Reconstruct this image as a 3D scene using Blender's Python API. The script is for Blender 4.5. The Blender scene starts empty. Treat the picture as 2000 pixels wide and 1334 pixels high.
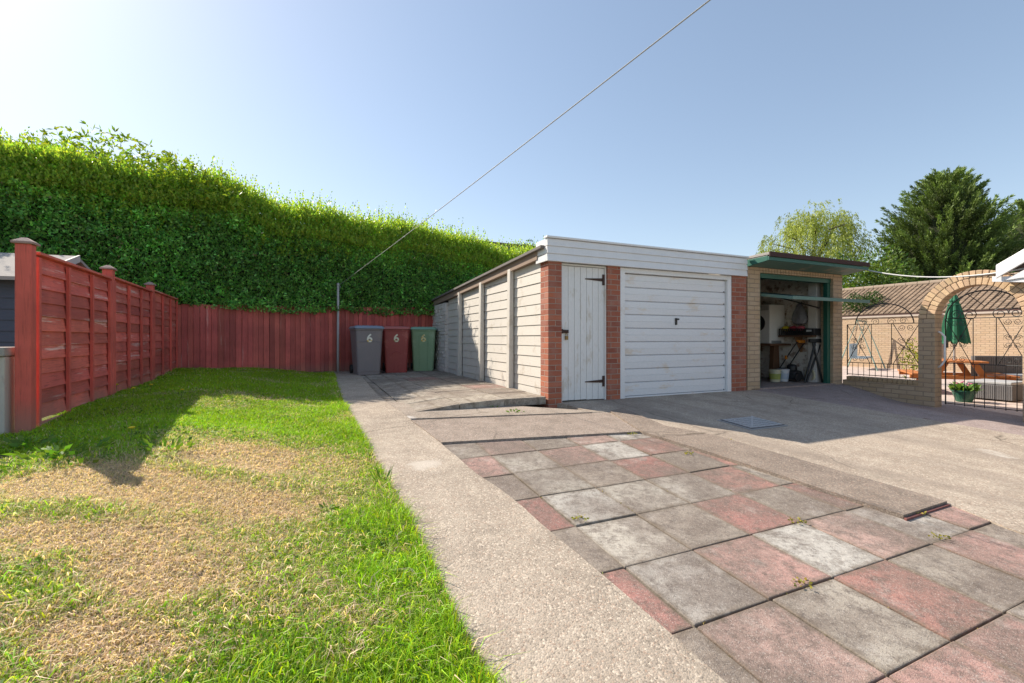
import bpy, bmesh, math, random
import numpy as np
from mathutils import Vector, Matrix
random.seed(7); RNG = np.random.default_rng(11)
R = math.radians
SC = bpy.context.scene
COL = SC.collection
# ------------------------------------------------------------------ camera
CAMZ = 1.15; F = 889.0; HOR = 660.0
cd = bpy.data.cameras.new('camera'); cam = bpy.data.objects.new('camera', cd); COL.objects.link(cam)
cam.location = (0, 0, CAMZ); cam.rotation_euler = (R(90), 0, 0)
cd.lens = 16; cd.sensor_width = 36; cd.shift_y = -7/2000; cd.clip_start = .05; cd.clip_end = 2000
SC.camera = cam
# ------------------------------------------------------------------ sky and sun
SUN_AZ = math.atan2(-.86, .51); SUN_EL = R(40)
w = bpy.data.worlds.new('World'); SC.world = w; w.use_nodes = True
wn = w.node_tree.nodes; wl = w.node_tree.links
sky = wn.new('ShaderNodeTexSky'); sky.sky_type = 'NISHITA'; sky.sun_disc = False
sky.sun_elevation = SUN_EL; sky.sun_rotation = SUN_AZ
sky.air_density = 1.0; sky.dust_density = .55; sky.ozone_density = 1.2; sky.altitude = 50
gm = wn.new('ShaderNodeGamma'); gm.inputs[1].default_value = .72          # softer contrast between sun side and far side of the sky
wl.new(sky.outputs[0], gm.inputs[0]); wl.new(gm.outputs[0], wn['Background'].inputs[0]); wn['Background'].inputs[1].default_value = .115
sd = bpy.data.lights.new('sun', 'SUN'); sun = bpy.data.objects.new('sun', sd); COL.objects.link(sun)
sd.energy = 3.25; sd.angle = R(.55); sd.color = (1, .90, .76)
sdir = Vector((math.sin(SUN_AZ)*math.cos(SUN_EL), math.cos(SUN_AZ)*math.cos(SUN_EL), math.sin(SUN_EL)))
sun.rotation_euler = sdir.to_track_quat('Z', 'Y').to_euler(); sun.location = sdir*40
SC.view_settings.view_transform = 'Standard'; SC.view_settings.look = 'None'
SC.view_settings.exposure = 1.3; SC.view_settings.gamma = 1
# ------------------------------------------------------------------ layout frame
ANG = math.atan2(.41, .912); GX, GY = .482, 6.03          # garage front corner, garage axes
CA, SA = math.cos(ANG), math.sin(ANG)
def uv_of(x, y): dx, dy = x-GX, y-GY; return dx*CA+dy*SA, -dx*SA+dy*CA
def xy_of(u, v): return GX+u*CA-v*SA, GY+u*SA+v*CA
def sm(t): t = np.clip(t, 0, 1); return t*t*(3-2*t)
def drive_z(x, y):
    u, v = uv_of(x, y)
    return CAMZ - .88 + np.where(v < 0, .0717*v, .02*v) - .15*sm((u-4.8)/1.4)*sm(-v/1.0)
def lawn_z(x, y):
    u, v = uv_of(x, y)
    return drive_z(x, y) + (.18+.03*np.clip(-v,0,4))*sm((-u-2.4)/1.9) - .014 + .012*np.sin(x*2.1+y)*np.sin(y*1.7)
def hit(px, py, zf=drive_z):
    dx, dz = (px-1000)/F, (HOR-py)/F
    lo, hi = .3, 60.
    for _ in range(60):
        m = (lo+hi)/2
        if CAMZ+dz*m > float(zf(dx*m, m)): lo = m
        else: hi = m
    return np.array((dx*lo, lo))
# ------------------------------------------------------------------ tagging
def tag(o, label=None, cat=None, group=None, kind=None):
    if label: o['label'] = label
    if cat: o['category'] = cat
    if group: o['group'] = group
    if kind: o['kind'] = kind
    return o
def empty(name, loc, rz=0., label=None, cat=None, group=None):
    o = bpy.data.objects.new(name, None); COL.objects.link(o)
    o.empty_display_size = .1; o.location = loc; o.rotation_euler = (0, 0, rz)
    return tag(o, label, cat, group)
# ------------------------------------------------------------------ materials
class NT:
    def __init__(s, name):
        s.m = bpy.data.materials.new(name); s.m.use_nodes = True
        s.t = s.m.node_tree; s.n = s.t.nodes; s.l = s.t.links; s.b = s.n['Principled BSDF']
        s.out = s.n['Material Output']
    def new(s, typ, **kw):
        n = s.n.new(typ)
        for k, v in kw.items():
            if hasattr(n, k): setattr(n, k, v)
        return n
    def link(s, a, b): s.l.new(a, b)
    def coord(s, kind='Object'):
        tc = s.new('ShaderNodeTexCoord'); return tc.outputs[kind]
    def mapping(s, vec, scale=(1,1,1), rot=(0,0,0)):
        mp = s.new('ShaderNodeMapping'); s.link(vec, mp.inputs[0]); mp.inputs['Scale'].default_value = scale
        mp.inputs['Rotation'].default_value = rot; return mp.outputs[0]
    def noise(s, vec, scale, detail=4, rough=.55):
        n = s.new('ShaderNodeTexNoise'); s.link(vec, n.inputs['Vector'])
        n.inputs['Scale'].default_value = scale; n.inputs['Detail'].default_value = detail
        n.inputs['Roughness'].default_value = rough; return n.outputs['Fac']
    def ramp(s, fac, stops):
        r = s.new('ShaderNodeValToRGB'); s.link(fac, r.inputs[0]); e = r.color_ramp.elements
        while len(e) < len(stops): e.new(.5)
        for el, (p, c) in zip(e, stops):
            el.position = p; el.color = tuple(c)+(1,) if len(c) == 3 else c
        return r.outputs[0]
    def mix(s, fac, a, b, mode='MIX'):
        n = s.new('ShaderNodeMix', data_type='RGBA', blend_type=mode)
        def put(sock, v):
            if isinstance(v, (tuple, list)): sock.default_value = tuple(v)+(1,) if len(v) == 3 else v
            elif isinstance(v, (int, float)): sock.default_value = v
            else: s.link(v, sock)
        put(n.inputs[0], fac); put(n.inputs[6], a); put(n.inputs[7], b)
        return n.outputs[2]
    def math(s, op, a, b=None):
        n = s.new('ShaderNodeMath', operation=op)
        for i, v in enumerate((a, b)):
            if v is None: continue
            if isinstance(v, (int, float)): n.inputs[i].default_value = v
            else: s.link(v, n.inputs[i])
        return n.outputs[0]
    def bump(s, h, strength=.3, dist=.01, prev=None):
        b = s.new('ShaderNodeBump'); s.link(h, b.inputs['Height'])
        b.inputs['Strength'].default_value = strength; b.inputs['Distance'].default_value = dist
        if prev is not None: s.link(prev, b.inputs['Normal'])
        s.link(b.outputs[0], s.b.inputs['Normal']); return b.outputs[0]
    def attr(s, name='col'):
        a = s.new('ShaderNodeAttribute'); a.attribute_name = name; return a.outputs['Color']
    def done(s, color=None, rough=.7, metal=0, spec=None):
        if color is not None:
            if isinstance(color, (tuple, list)): s.b.inputs['Base Color'].default_value = tuple(color)+(1,)
            else: s.link(color, s.b.inputs['Base Color'])
        if isinstance(rough, (int, float)): s.b.inputs['Roughness'].default_value = rough
        else: s.link(rough, s.b.inputs['Roughness'])
        s.b.inputs['Metallic'].default_value = metal
        if spec is not None: s.b.inputs['Specular IOR Level'].default_value = spec
        return s.m
def mottled(name, c1, c2, scale=6, rough=.7, bump=.2, fine=80, metal=0, dist=.004, spots=None, spot_scale=3, stretch=(1,1,1), coord='Object'):
    t = NT(name); v = t.mapping(t.coord(coord), stretch)
    a = t.noise(v, scale, 5); f = t.noise(v, fine, 4)
    c = t.mix(t.math('MULTIPLY_ADD', a, 1.0) if False else a, c1, c2)
    c = t.mix(t.math('MULTIPLY', f, .5), c, tuple(x*.6 for x in c1), 'MIX')
    if spots is not None:
        sp = t.ramp(t.noise(v, spot_scale, 8, .7), [(.56, (0,0,0)), (.66, (1,1,1))])
        c = t.mix(sp, c, spots)
    t.bump(f, bump, dist)
    return t.done(c, rough, metal)
def brick_mat(name, c1, c2, mortar, patch=None, bw=.225, rh=.075, ms=.006, rough=.85, white=None):
    t = NT(name); uv = t.coord('UV')
    b = t.new('ShaderNodeTexBrick'); b.offset = .5
    nz = t.new('ShaderNodeTexNoise'); t.link(uv, nz.inputs['Vector']); nz.inputs['Scale'].default_value = 9; nz.inputs['Detail'].default_value = 3
    ad = t.new('ShaderNodeVectorMath', operation='MULTIPLY_ADD'); t.link(nz.outputs['Color'], ad.inputs[0]); ad.inputs[1].default_value = (.008,.008,0); t.link(uv, ad.inputs[2])
    t.link(ad.outputs[0], b.inputs['Vector'])
    for k, v in (('Scale', 1), ('Brick Width', bw), ('Row Height', rh), ('Mortar Size', ms), ('Mortar Smooth', .3), ('Bias', 0)): b.inputs[k].default_value = v
    b.inputs['Color1'].default_value = c1+(1,); b.inputs['Color2'].default_value = c2+(1,); b.inputs['Mortar'].default_value = mortar+(1,)
    n1 = t.noise(uv, 4, 5); n2 = t.noise(uv, 70, 4)
    c = t.mix(t.math('MULTIPLY', n2, .55), b.outputs['Color'], tuple(x*.45 for x in c1))
    if patch: c = t.mix(t.ramp(n1, [(.45, (0,0,0)), (.7, (.7,.7,.7))]), c, patch)
    if white:
        m = t.ramp(t.noise(uv, 5, 8, .7), [(.50, (1,1,1)), (.62, (0,0,0))])
        c = t.mix(m, c, white)
    h = t.math('ADD', t.math('MULTIPLY', b.outputs['Fac'], -1.0), t.math('MULTIPLY', n2, .35))
    t.bump(h, .8, .012)
    return t.done(c, rough)
def leaf_mat(name, trans=.45, rough=.5, tint=(1.25,1.3,.5)):
    t = NT(name); c = t.attr(); t.done(c, rough, spec=.35)
    tr = t.new('ShaderNodeBsdfTranslucent'); t.link(t.mix(1.0, c, tint, 'MULTIPLY'), tr.inputs[0])
    ms = t.new('ShaderNodeMixShader'); ms.inputs[0].default_value = trans
    t.link(t.b.outputs[0], ms.inputs[1]); t.link(tr.outputs[0], ms.inputs[2]); t.link(ms.outputs[0], t.out.inputs[0])
    return t.m
M = {}
def plain(name, c, rough=.5, metal=0, k=.82): return mottled(name, c, tuple(x*k for x in c), 5, rough, .12, 60, metal)
M['white_paint'] = mottled('white_paint', (.87,.87,.88), (.80,.80,.81), 3, .45, .1, 50, spots=(.62,.56,.5), spot_scale=2.2)
M['white_door'] = mottled('white_door_paint', (.86,.86,.88), (.80,.80,.82), 2, .4, .08, 30, spots=(.70,.62,.54), spot_scale=1.6, stretch=(1,1,2.5))
M['old_white'] = mottled('flaking_white_paint', (.84,.84,.84), (.76,.76,.75), 4, .6, .25, 60, spots=(.58,.54,.48), spot_scale=7, stretch=(1,1,.35))
M['upvc'] = plain('white_plastic_cladding', (.87,.87,.89), .35)
M['cream'] = mottled('cream_painted_concrete', (.68,.635,.58), (.61,.57,.51), 5, .8, .3, 90, spots=(.48,.43,.37), spot_scale=4, stretch=(1,1,1))
M['red_brick'] = brick_mat('red_brick', (.50,.16,.085), (.26,.075,.05), (.46,.37,.31), patch=(.36,.19,.15), rh=.0745)
M['buff_brick'] = brick_mat('buff_brick', (.52,.37,.23), (.60,.45,.31), (.34,.26,.19), patch=(.46,.32,.22), ms=.007)
M['wash_brick'] = brick_mat('whitewashed_brick', (.36,.2,.15), (.45,.3,.22), (.35,.3,.27), white=(.68,.64,.60), ms=.012)
M['int_brick'] = brick_mat('whitewashed_inner_brick', (.36,.22,.15), (.45,.3,.22), (.34,.26,.2), white=(.82,.77,.70), ms=.008)
M['iron'] = plain('black_iron', (.018,.018,.02), .45)
M['rust'] = mottled('rusty_iron', (.07,.028,.018), (.03,.018,.015), 20, .7, .3, 120)
M['black'] = plain('black_plastic', (.02,.02,.022), .5)
M['felt'] = mottled('roofing_felt', (.11,.085,.075), (.07,.055,.05), 8, .95, .5, 150)
M['greyfelt'] = mottled('pale_roofing_felt', (.42,.38,.35), (.34,.31,.29), 4, .95, .4, 200)
M['teal'] = mottled('teal_paint', (.02,.135,.095), (.016,.10,.075), 8, .45, .15, 60)
M['tealpale'] = mottled('weathered_teal_paint', (.16,.26,.22), (.10,.2,.17), 5, .7, .2, 60, spots=(.34,.3,.23), spot_scale=3)
M['tealblue'] = mottled('teal_door_steel', (.03,.16,.19), (.02,.12,.15), 4, .35, .08, 40)
M['galv'] = mottled('galvanised_steel', (.42,.42,.42), (.3,.3,.31), 12, .5, .15, 90, metal=.3)
M['wood'] = mottled('brown_wood', (.16,.075,.035), (.10,.045,.02), 8, .65, .25, 60, stretch=(1,8,1))
M['orange_wood'] = mottled('orange_stained_wood', (.52,.19,.05), (.42,.14,.035), 8, .55, .2, 60, stretch=(1,6,1))
M['soil'] = mottled('soil', (.07,.055,.035), (.045,.035,.025), 9, 1, .7, 120)
M['orange'] = plain('orange_plastic', (.75,.25,.02), .4)
M['rattan'] = mottled('grey_rattan', (.17,.165,.17), (.10,.10,.105), 30, .6, .5, 60, stretch=(6,6,.6))
M['cushion'] = plain('pale_grey_cushion', (.42,.43,.44), .9)
def red_wood(name, c1, c2, pale, along=(14,14,.5), amt=(.60,.72)):
    t = NT(name); v = t.mapping(t.coord('Object'), along)
    g = t.noise(v, 3, 8, .65); o = t.coord('Object'); big = t.noise(o, 1.7, 5)
    c = t.mix(g, c1, c2); c = t.mix(t.ramp(big, [(.4,(0,0,0)),(.7,(.8,.8,.8))]), c, tuple(x*1.3 for x in c1))
    wv = t.mapping(o, tuple(a*.35 for a in along)); wr = t.ramp(t.noise(wv, 4, 9, .72), [(amt[0],(0,0,0)),(amt[1],(.85,.85,.85))])
    c = t.mix(wr, c, pale); c = t.mix(t.ramp(t.noise(v, 9, 6, .7), [(.52,(0,0,0)),(.7,(.6,.6,.6))]), c, tuple(x*.45 for x in c2))
    zz = t.new('ShaderNodeSeparateXYZ'); t.link(o, zz.inputs[0]); c = t.mix(t.ramp(t.math('ADD', zz.outputs[2], t.math('MULTIPLY', big, .35)), [(.18,(.55,.55,.55)),(.42,(0,0,0))]), c, (.30,.20,.15))
    vary = t.attr(); c = t.mix(1.0, c, vary, 'MULTIPLY')
    t.bump(g, .35, .006); return t.done(c, .75)
M['fence_h'] = red_wood('red_stained_lap_boards', (.66,.145,.105), (.43,.09,.068), (.8,.56,.47), (.6,10,10), (.56,.66))
M['fence_v'] = red_wood('red_stained_upright_boards', (.53,.115,.09), (.33,.07,.055), (.74,.52,.44), (12,12,.6), (.60,.74))
M['post_red'] = red_wood('red_stained_post', (.64,.115,.085), (.44,.08,.06), (.6,.42,.36), (10,10,.5), (.63,.8))
def concrete(name, base, dark, light, agg=170, streak=None, speck=.5, lightpatch=None):
    t = NT(name); o = t.coord('Object')
    big = t.noise(o, .9, 6, .6); mid = t.noise(o, 5, 6, .65)
    vo = t.new('ShaderNodeTexVoronoi'); t.link(o, vo.inputs['Vector']); vo.inputs['Scale'].default_value = agg
    st = t.new('ShaderNodeSeparateColor'); t.link(vo.outputs['Color'], st.inputs[0])
    fine = t.noise(o, agg*1.3, 3)
    c = t.mix(t.ramp(big, [(.3,(0,0,0)),(.7,(1,1,1))]), dark, base)
    c = t.mix(t.ramp(mid, [(.42,(0,0,0)),(.72,(.7,.7,.7))]), c, light)
    c = t.mix(t.math('MULTIPLY', t.ramp(st.outputs[0], [(.0,(1,1,1)),(.35,(0,0,0))]), speck), c, tuple(x*.42 for x in dark))
    c = t.mix(t.math('MULTIPLY', t.ramp(st.outputs[1], [(.78,(0,0,0)),(.95,(1,1,1))]), speck), c, tuple(min(1,x*1.5) for x in light))
    c = t.mix(t.math('MULTIPLY', t.ramp(st.outputs[2], [(.8,(0,0,0)),(1,(1,1,1))]), speck*.7), c, (.42,.25,.17))
    dn = t.new('ShaderNodeTexNoise'); t.link(o, dn.inputs['Vector']); dn.inputs['Scale'].default_value = 2.5; dn.inputs['Detail'].default_value = 5
    wv_ = t.new('ShaderNodeVectorMath', operation='MULTIPLY_ADD'); t.link(dn.outputs['Color'], wv_.inputs[0]); wv_.inputs[1].default_value = (.35,.35,0); t.link(o, wv_.inputs[2])
    ve = t.new('ShaderNodeTexVoronoi'); ve.feature = 'DISTANCE_TO_EDGE'; ve.inputs['Scale'].default_value = .55; t.link(wv_.outputs[0], ve.inputs['Vector'])
    ck = t.math('MULTIPLY', t.ramp(ve.outputs['Distance'], [(.0,(1,1,1)),(.006,(0,0,0))]), t.ramp(t.noise(o, .7, 3), [(.46,(0,0,0)),(.58,(.75,.75,.75))]))
    c = t.mix(ck, c, (.07,.055,.04))
    blot = t.ramp(t.noise(o, 1.9, 8, .72), [(.56,(0,0,0)),(.70,(.45,.45,.45))]); c = t.mix(blot, c, tuple(x*.6 for x in dark))
    if streak:
        mp = t.new('ShaderNodeMapping'); mp.vector_type = 'TEXTURE'; t.link(o, mp.inputs[0]); mp.inputs['Rotation'].default_value = (0,0,streak[1]); mp.inputs['Scale'].default_value = (3.5,.55,1); sv = mp.outputs[0]; s_ = t.ramp(t.noise(sv, 1.1, 5), [(.48,(0,0,0)),(.72,(.75,.75,.75))])
        c = t.mix(s_, c, streak[0])
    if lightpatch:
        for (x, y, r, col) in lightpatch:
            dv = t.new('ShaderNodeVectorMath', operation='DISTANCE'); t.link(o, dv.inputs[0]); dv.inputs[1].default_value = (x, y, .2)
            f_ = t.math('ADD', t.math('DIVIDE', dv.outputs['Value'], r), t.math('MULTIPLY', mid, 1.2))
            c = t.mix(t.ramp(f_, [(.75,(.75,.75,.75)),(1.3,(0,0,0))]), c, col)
    h = t.math('ADD', t.math('MULTIPLY', vo.outputs['Distance'], -.6), fine)
    t.bump(h, .55, .006); return t.done(c, .92, spec=.25)
# ------------------------------------------------------------------ mesh builder
class MB:
    def __init__(s): s.v = []; s.f = []; s.mi = []; s.c = []; s.cur = 0; s.col = (1,1,1)
    def face(s, idx): s.f.append(tuple(idx)); s.mi.append(s.cur); s.c.append(s.col)
    def hexa(s, p):
        b = len(s.v); s.v += [tuple(map(float, q)) for q in p]
        for q in ((0,3,2,1),(4,5,6,7),(0,1,5,4),(1,2,6,5),(2,3,7,6),(3,0,4,7)): s.face([b+i for i in q])
        return s
    def box(s, x0, x1, y0, y1, z0, z1):
        return s.hexa([(x0,y0,z0),(x1,y0,z0),(x1,y1,z0),(x0,y1,z0),(x0,y0,z1),(x1,y0,z1),(x1,y1,z1),(x0,y1,z1)])
    def prism(s, pts, axis, a, b):
        """extrude a polygon along axis (0 x, 1 y, 2 z); pts in the two other axes in order"""
        n = len(pts); k = len(s.v)
        def mk(p, t): return ((t,p[0],p[1]),(p[0],t,p[1]),(p[0],p[1],t))[axis]
        s.v += [mk(p, a) for p in pts] + [mk(p, b) for p in pts]
        s.face(range(k+n-1, k-1, -1)); s.face(range(k+n, k+2*n))
        for i in range(n): j = (i+1) % n; s.face((k+i, k+j, k+n+j, k+n+i))
        return s
    def tube(s, pts, r, n=8, cap=True):
        pts = [Vector(p) for p in pts]; rs = r if isinstance(r, (list, tuple)) else [r]*len(pts)
        k = len(s.v); up = None
        for i, p in enumerate(pts):
            d = (pts[min(i+1, len(pts)-1)]-pts[max(i-1, 0)]).normalized()
            if up is None: up = Vector((0,0,1)) if abs(d.z) < .9 else Vector((1,0,0))
            a = d.cross(up).normalized(); b = a.cross(d).normalized(); up = b
            for j in range(n):
                t = 2*math.pi*j/n; q = p + (a*math.cos(t)+b*math.sin(t))*rs[i]; s.v.append(tuple(q))
        for i in range(len(pts)-1):
            for j in range(n):
                j2 = (j+1) % n; s.face((k+i*n+j, k+i*n+j2, k+(i+1)*n+j2, k+(i+1)*n+j))
        if cap: s.face(range(k+n-1, k-1, -1)); s.face(range(k+(len(pts)-1)*n, k+len(pts)*n))
        return s
    def lathe(s, prof, n=20, c=(0,0,0), caps=True):
        k = len(s.v)
        for r, z in prof:
            for j in range(n): t = 2*math.pi*j/n; s.v.append((c[0]+r*math.cos(t), c[1]+r*math.sin(t), c[2]+z))
        for i in range(len(prof)-1):
            for j in range(n): j2 = (j+1) % n; s.face((k+i*n+j, k+i*n+j2, k+(i+1)*n+j2, k+(i+1)*n+j))
        if caps: s.face(range(k+n-1, k-1, -1)); s.face(range(k+(len(prof)-1)*n, k+len(prof)*n))
        return s
    def disc(s, c, axis, r, h, n=20):
        """short cylinder centred at c along unit axis"""
        a = Vector(axis).normalized(); c = Vector(c); return s.tube([c-a*h/2, c+a*h/2], r, n)
    def build(s, name, mats, parent=None, smooth=False, bevel=0, segs=2):
        me = bpy.data.meshes.new(name); me.from_pydata(s.v, [], s.f)
        if not isinstance(mats, (list, tuple)): mats = [mats]
        for m in mats: me.materials.append(m)
        me.polygons.foreach_set('material_index', s.mi)
        uvl = me.uv_layers.new(name='UVMap'); ca = me.color_attributes.new('col', 'FLOAT_COLOR', 'CORNER')
        uv = np.zeros(len(me.loops)*2, np.float32); cc = np.ones(len(me.loops)*4, np.float32)
        for p in me.polygons:
            n = p.normal; ax = max(range(3), key=lambda i: abs(n[i])); col = s.c[p.index]
            for li in p.loop_indices:
                co = me.vertices[me.loops[li].vertex_index].co
                q = ((co.y, co.z), (co.x, co.z), (co.x, co.y))[ax]
                uv[2*li] = q[0]+ (0 if ax != 0 else .1125); uv[2*li+1] = q[1]
                cc[4*li:4*li+3] = col
        me.uv_layers['UVMap'].data.foreach_set('uv', uv); ca = me.color_attributes['col']; ca.data.foreach_set('color', cc)
        if smooth: me.polygons.foreach_set('use_smooth', [True]*len(me.polygons))
        me.update(); o = bpy.data.objects.new(name, me); COL.objects.link(o); o.parent = parent
        if bevel:
            b = o.modifiers.new('bevel', 'BEVEL'); b.width = bevel; b.segments = segs; b.limit_method = 'ANGLE'; b.angle_limit = R(40)
        return o
def raw(name, V, Fq, C, mat, parent=None, smooth=False, flat=False):
    """numpy mesh: V (n,3), Fq list of (k,3|4) arrays, C per-vertex colour"""
    me = bpy.data.meshes.new(name); me.vertices.add(len(V)); me.vertices.foreach_set('co', V.astype(np.float32).ravel())
    loops = np.concatenate([f.ravel() for f in Fq]); tot = np.concatenate([np.full(len(f), f.shape[1]) for f in Fq])
    st = np.concatenate([[0], np.cumsum(tot)[:-1]])
    me.loops.add(len(loops)); me.loops.foreach_set('vertex_index', loops.astype(np.int32))
    me.polygons.add(len(tot)); me.polygons.foreach_set('loop_start', st.astype(np.int32)); me.polygons.foreach_set('loop_total', tot.astype(np.int32))
    ca = me.color_attributes.new('col', 'FLOAT_COLOR', 'POINT')
    ca.data.foreach_set('color', np.concatenate([C, np.ones((len(C),1))], 1).astype(np.float32).ravel())
    me.materials.append(mat)
    if smooth: me.polygons.foreach_set('use_smooth', np.ones(len(tot), bool))
    me.update(calc_edges=True); me.validate()
    if flat: me.shade_flat()
    o = bpy.data.objects.new(name, me); COL.objects.link(o); o.parent = parent; return o
def unit(a): return a/np.maximum(np.linalg.norm(a, axis=1, keepdims=True), 1e-9)
def leaves(P, D, L, W, C, fold=.25):
    """P base points, D directions (unit), L lengths, W widths, C colours -> arrays for a kite leaf"""
    n = len(P); rnd = unit(RNG.normal(size=(n,3))); S = unit(np.cross(D, rnd)); N = np.cross(S, D)
    L = np.broadcast_to(L, (n,))[:,None]; W = np.broadcast_to(W, (n,))[:,None]
    a = P; b = P + D*L*.45 + S*W*.5 + N*W*fold; c = P + D*L; d = P + D*L*.45 - S*W*.5 + N*W*fold
    V = np.stack([a,b,c,d], 1).reshape(-1,3); i = np.arange(n)*4
    return V, np.stack([i,i+1,i+2,i+3], 1), np.repeat(C, 4, 0)
def merge(parts):
    V=[];Q={};C=[];o=0
    for v, fl, c in parts:
        for f in (fl if isinstance(fl, list) else [fl]): Q.setdefault(f.shape[1], []).append(f+o)
        V.append(v); C.append(c); o += len(v)
    return np.concatenate(V), [np.concatenate(q) for q in Q.values()], np.concatenate(C)
_perm = RNG.random((256,256))
def vnoise(x, y, s):
    x = x*s+100; y = y*s+100; xi = np.floor(x).astype(int); yi = np.floor(y).astype(int); fx = sm(x-xi); fy = sm(y-yi)
    g = lambda a, b: _perm[a % 256, b % 256]
    return (g(xi,yi)*(1-fx)+g(xi+1,yi)*fx)*(1-fy)+(g(xi,yi+1)*(1-fx)+g(xi+1,yi+1)*fx)*fy
def fnoise(x, y, s): return .55*vnoise(x,y,s)+.28*vnoise(x,y,s*2.1)+.17*vnoise(x,y,s*4.3)
def resample(pts, n):
    p = np.array(pts, float); d = np.concatenate([[0], np.cumsum(np.linalg.norm(np.diff(p, axis=0), axis=1))]); t = np.linspace(0, d[-1], n)
    return np.stack([np.interp(t, d, p[:,0]), np.interp(t, d, p[:,1])], 1)
def ruled(name, A, B, mat, zf, off=0., n=60, m=12, skirt=.12, jag=0.):
    A = resample(A, n); B = resample(B, n)
    if jag:
        for E in (A, B):
            s_ = np.arange(n); E[:,0] += jag*(fnoise(s_*.37, E[:,1]*3, 1.)-.5)*2; E[:,1] += jag*(fnoise(s_*.41, E[:,0]*3+9, 1.)-.5)
    t = np.linspace(0,1,m)[None,:,None]; G = A[:,None]*(1-t)+B[:,None]*t
    Z = zf(G[...,0], G[...,1])+off
    V = np.concatenate([G, Z[...,None]], 2).reshape(-1,3); idx = np.arange(n*m).reshape(n,m)
    Q = np.stack([idx[:-1,:-1], idx[1:,:-1], idx[1:,1:], idx[:-1,1:]], -1).reshape(-1,4)
    ring = np.concatenate([idx[0,:], idx[1:,-1], idx[-1,-2::-1], idx[-2:0:-1,0]])
    k = len(V); low = V[ring].copy(); low[:,2] -= skirt; V = np.concatenate([V, low]); r2 = np.arange(len(ring))+k
    nx = np.roll(np.arange(len(ring)), -1); Q2 = np.stack([ring, ring[nx], r2[nx], r2], -1)
    a, b, c = V[Q[len(Q)//2,0]], V[Q[len(Q)//2,1]], V[Q[len(Q)//2,2]]
    if np.cross(b-a, c-a)[2] < 0: Q = Q[:,::-1]
    o = raw(name, V, [np.concatenate([Q, Q2])], np.ones((len(V),3)), mat, flat=True); return tag(o, kind='structure')
# ================================================================== GROUND
g = MB(); g.box(-400, 400, -60, 800, -.6, -.14); go = g.build('ground', mottled('far_grass', (.09,.13,.035), (.12,.13,.05), .4, 1, .3, 20)); tag(go, kind='structure')
pl = [hit(*p) for p in ((650,722),(672,790),(735,900),(800,1010),(850,1110),(905,1230),(960,1334))]
pr = [hit(*p) for p in ((700,729),(739,775),(802,821),(861,868),(931,927),(998,973),(1068,1036),(1167,1118),(1307,1242),(1394,1319))]
PL = [tuple(p) for p in pl] + [tuple(pl[-1]+(pl[-1]-pl[-2])*2.6)]
PR = [tuple(p) for p in pr] + [tuple(pr[-1]+(pr[-1]-pr[-2])*5)]
P0 = np.array(PL[0]); back = np.array((-.45, 1.0))*.62
paint = hit(800, 818)
M['path'] = concrete('exposed_aggregate_concrete', (.42,.35,.28), (.28,.235,.19), (.52,.445,.36), 120, lightpatch=[(hit(838,912)[0], hit(838,912)[1], .42, (.56,.5,.43))])
ruled('path', [tuple(P0+back)]+PL, [tuple(np.array(PR[0])+back)]+PR, M['path'], drive_z, .012, 120, 16, .10, .012)
# lawn sheet
fa = np.array((-3.80, 3.57)); fd = np.array((-.449,.893)); fd /= np.linalg.norm(fd)
leftB = [tuple(fa+fd*t+np.array((-1.6,-.75))) for t in (6.0, 3, 0, -3, -5)]
t_ = NT('lawn_soil'); o_ = t_.coord('Object'); c_ = t_.mix(t_.math('MULTIPLY', t_.noise(o_, 12, 6), .6), t_.attr(), (.12,.10,.04)); c_ = t_.mix(t_.math('MULTIPLY', t_.noise(o_, 90, 4), .7), c_, (.05,.055,.015)); t_.bump(t_.noise(o_, 70, 5), .8, .03); M['lawn'] = t_.done(c_, 1)
lawnR = [tuple(np.array(p)+np.array((.05,0))) for p in PL]
ruled('lawn', leftB, [tuple(P0+back*1.1)]+lawnR, M['lawn'], lawn_z, 0, 120, 50, .2)
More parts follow.
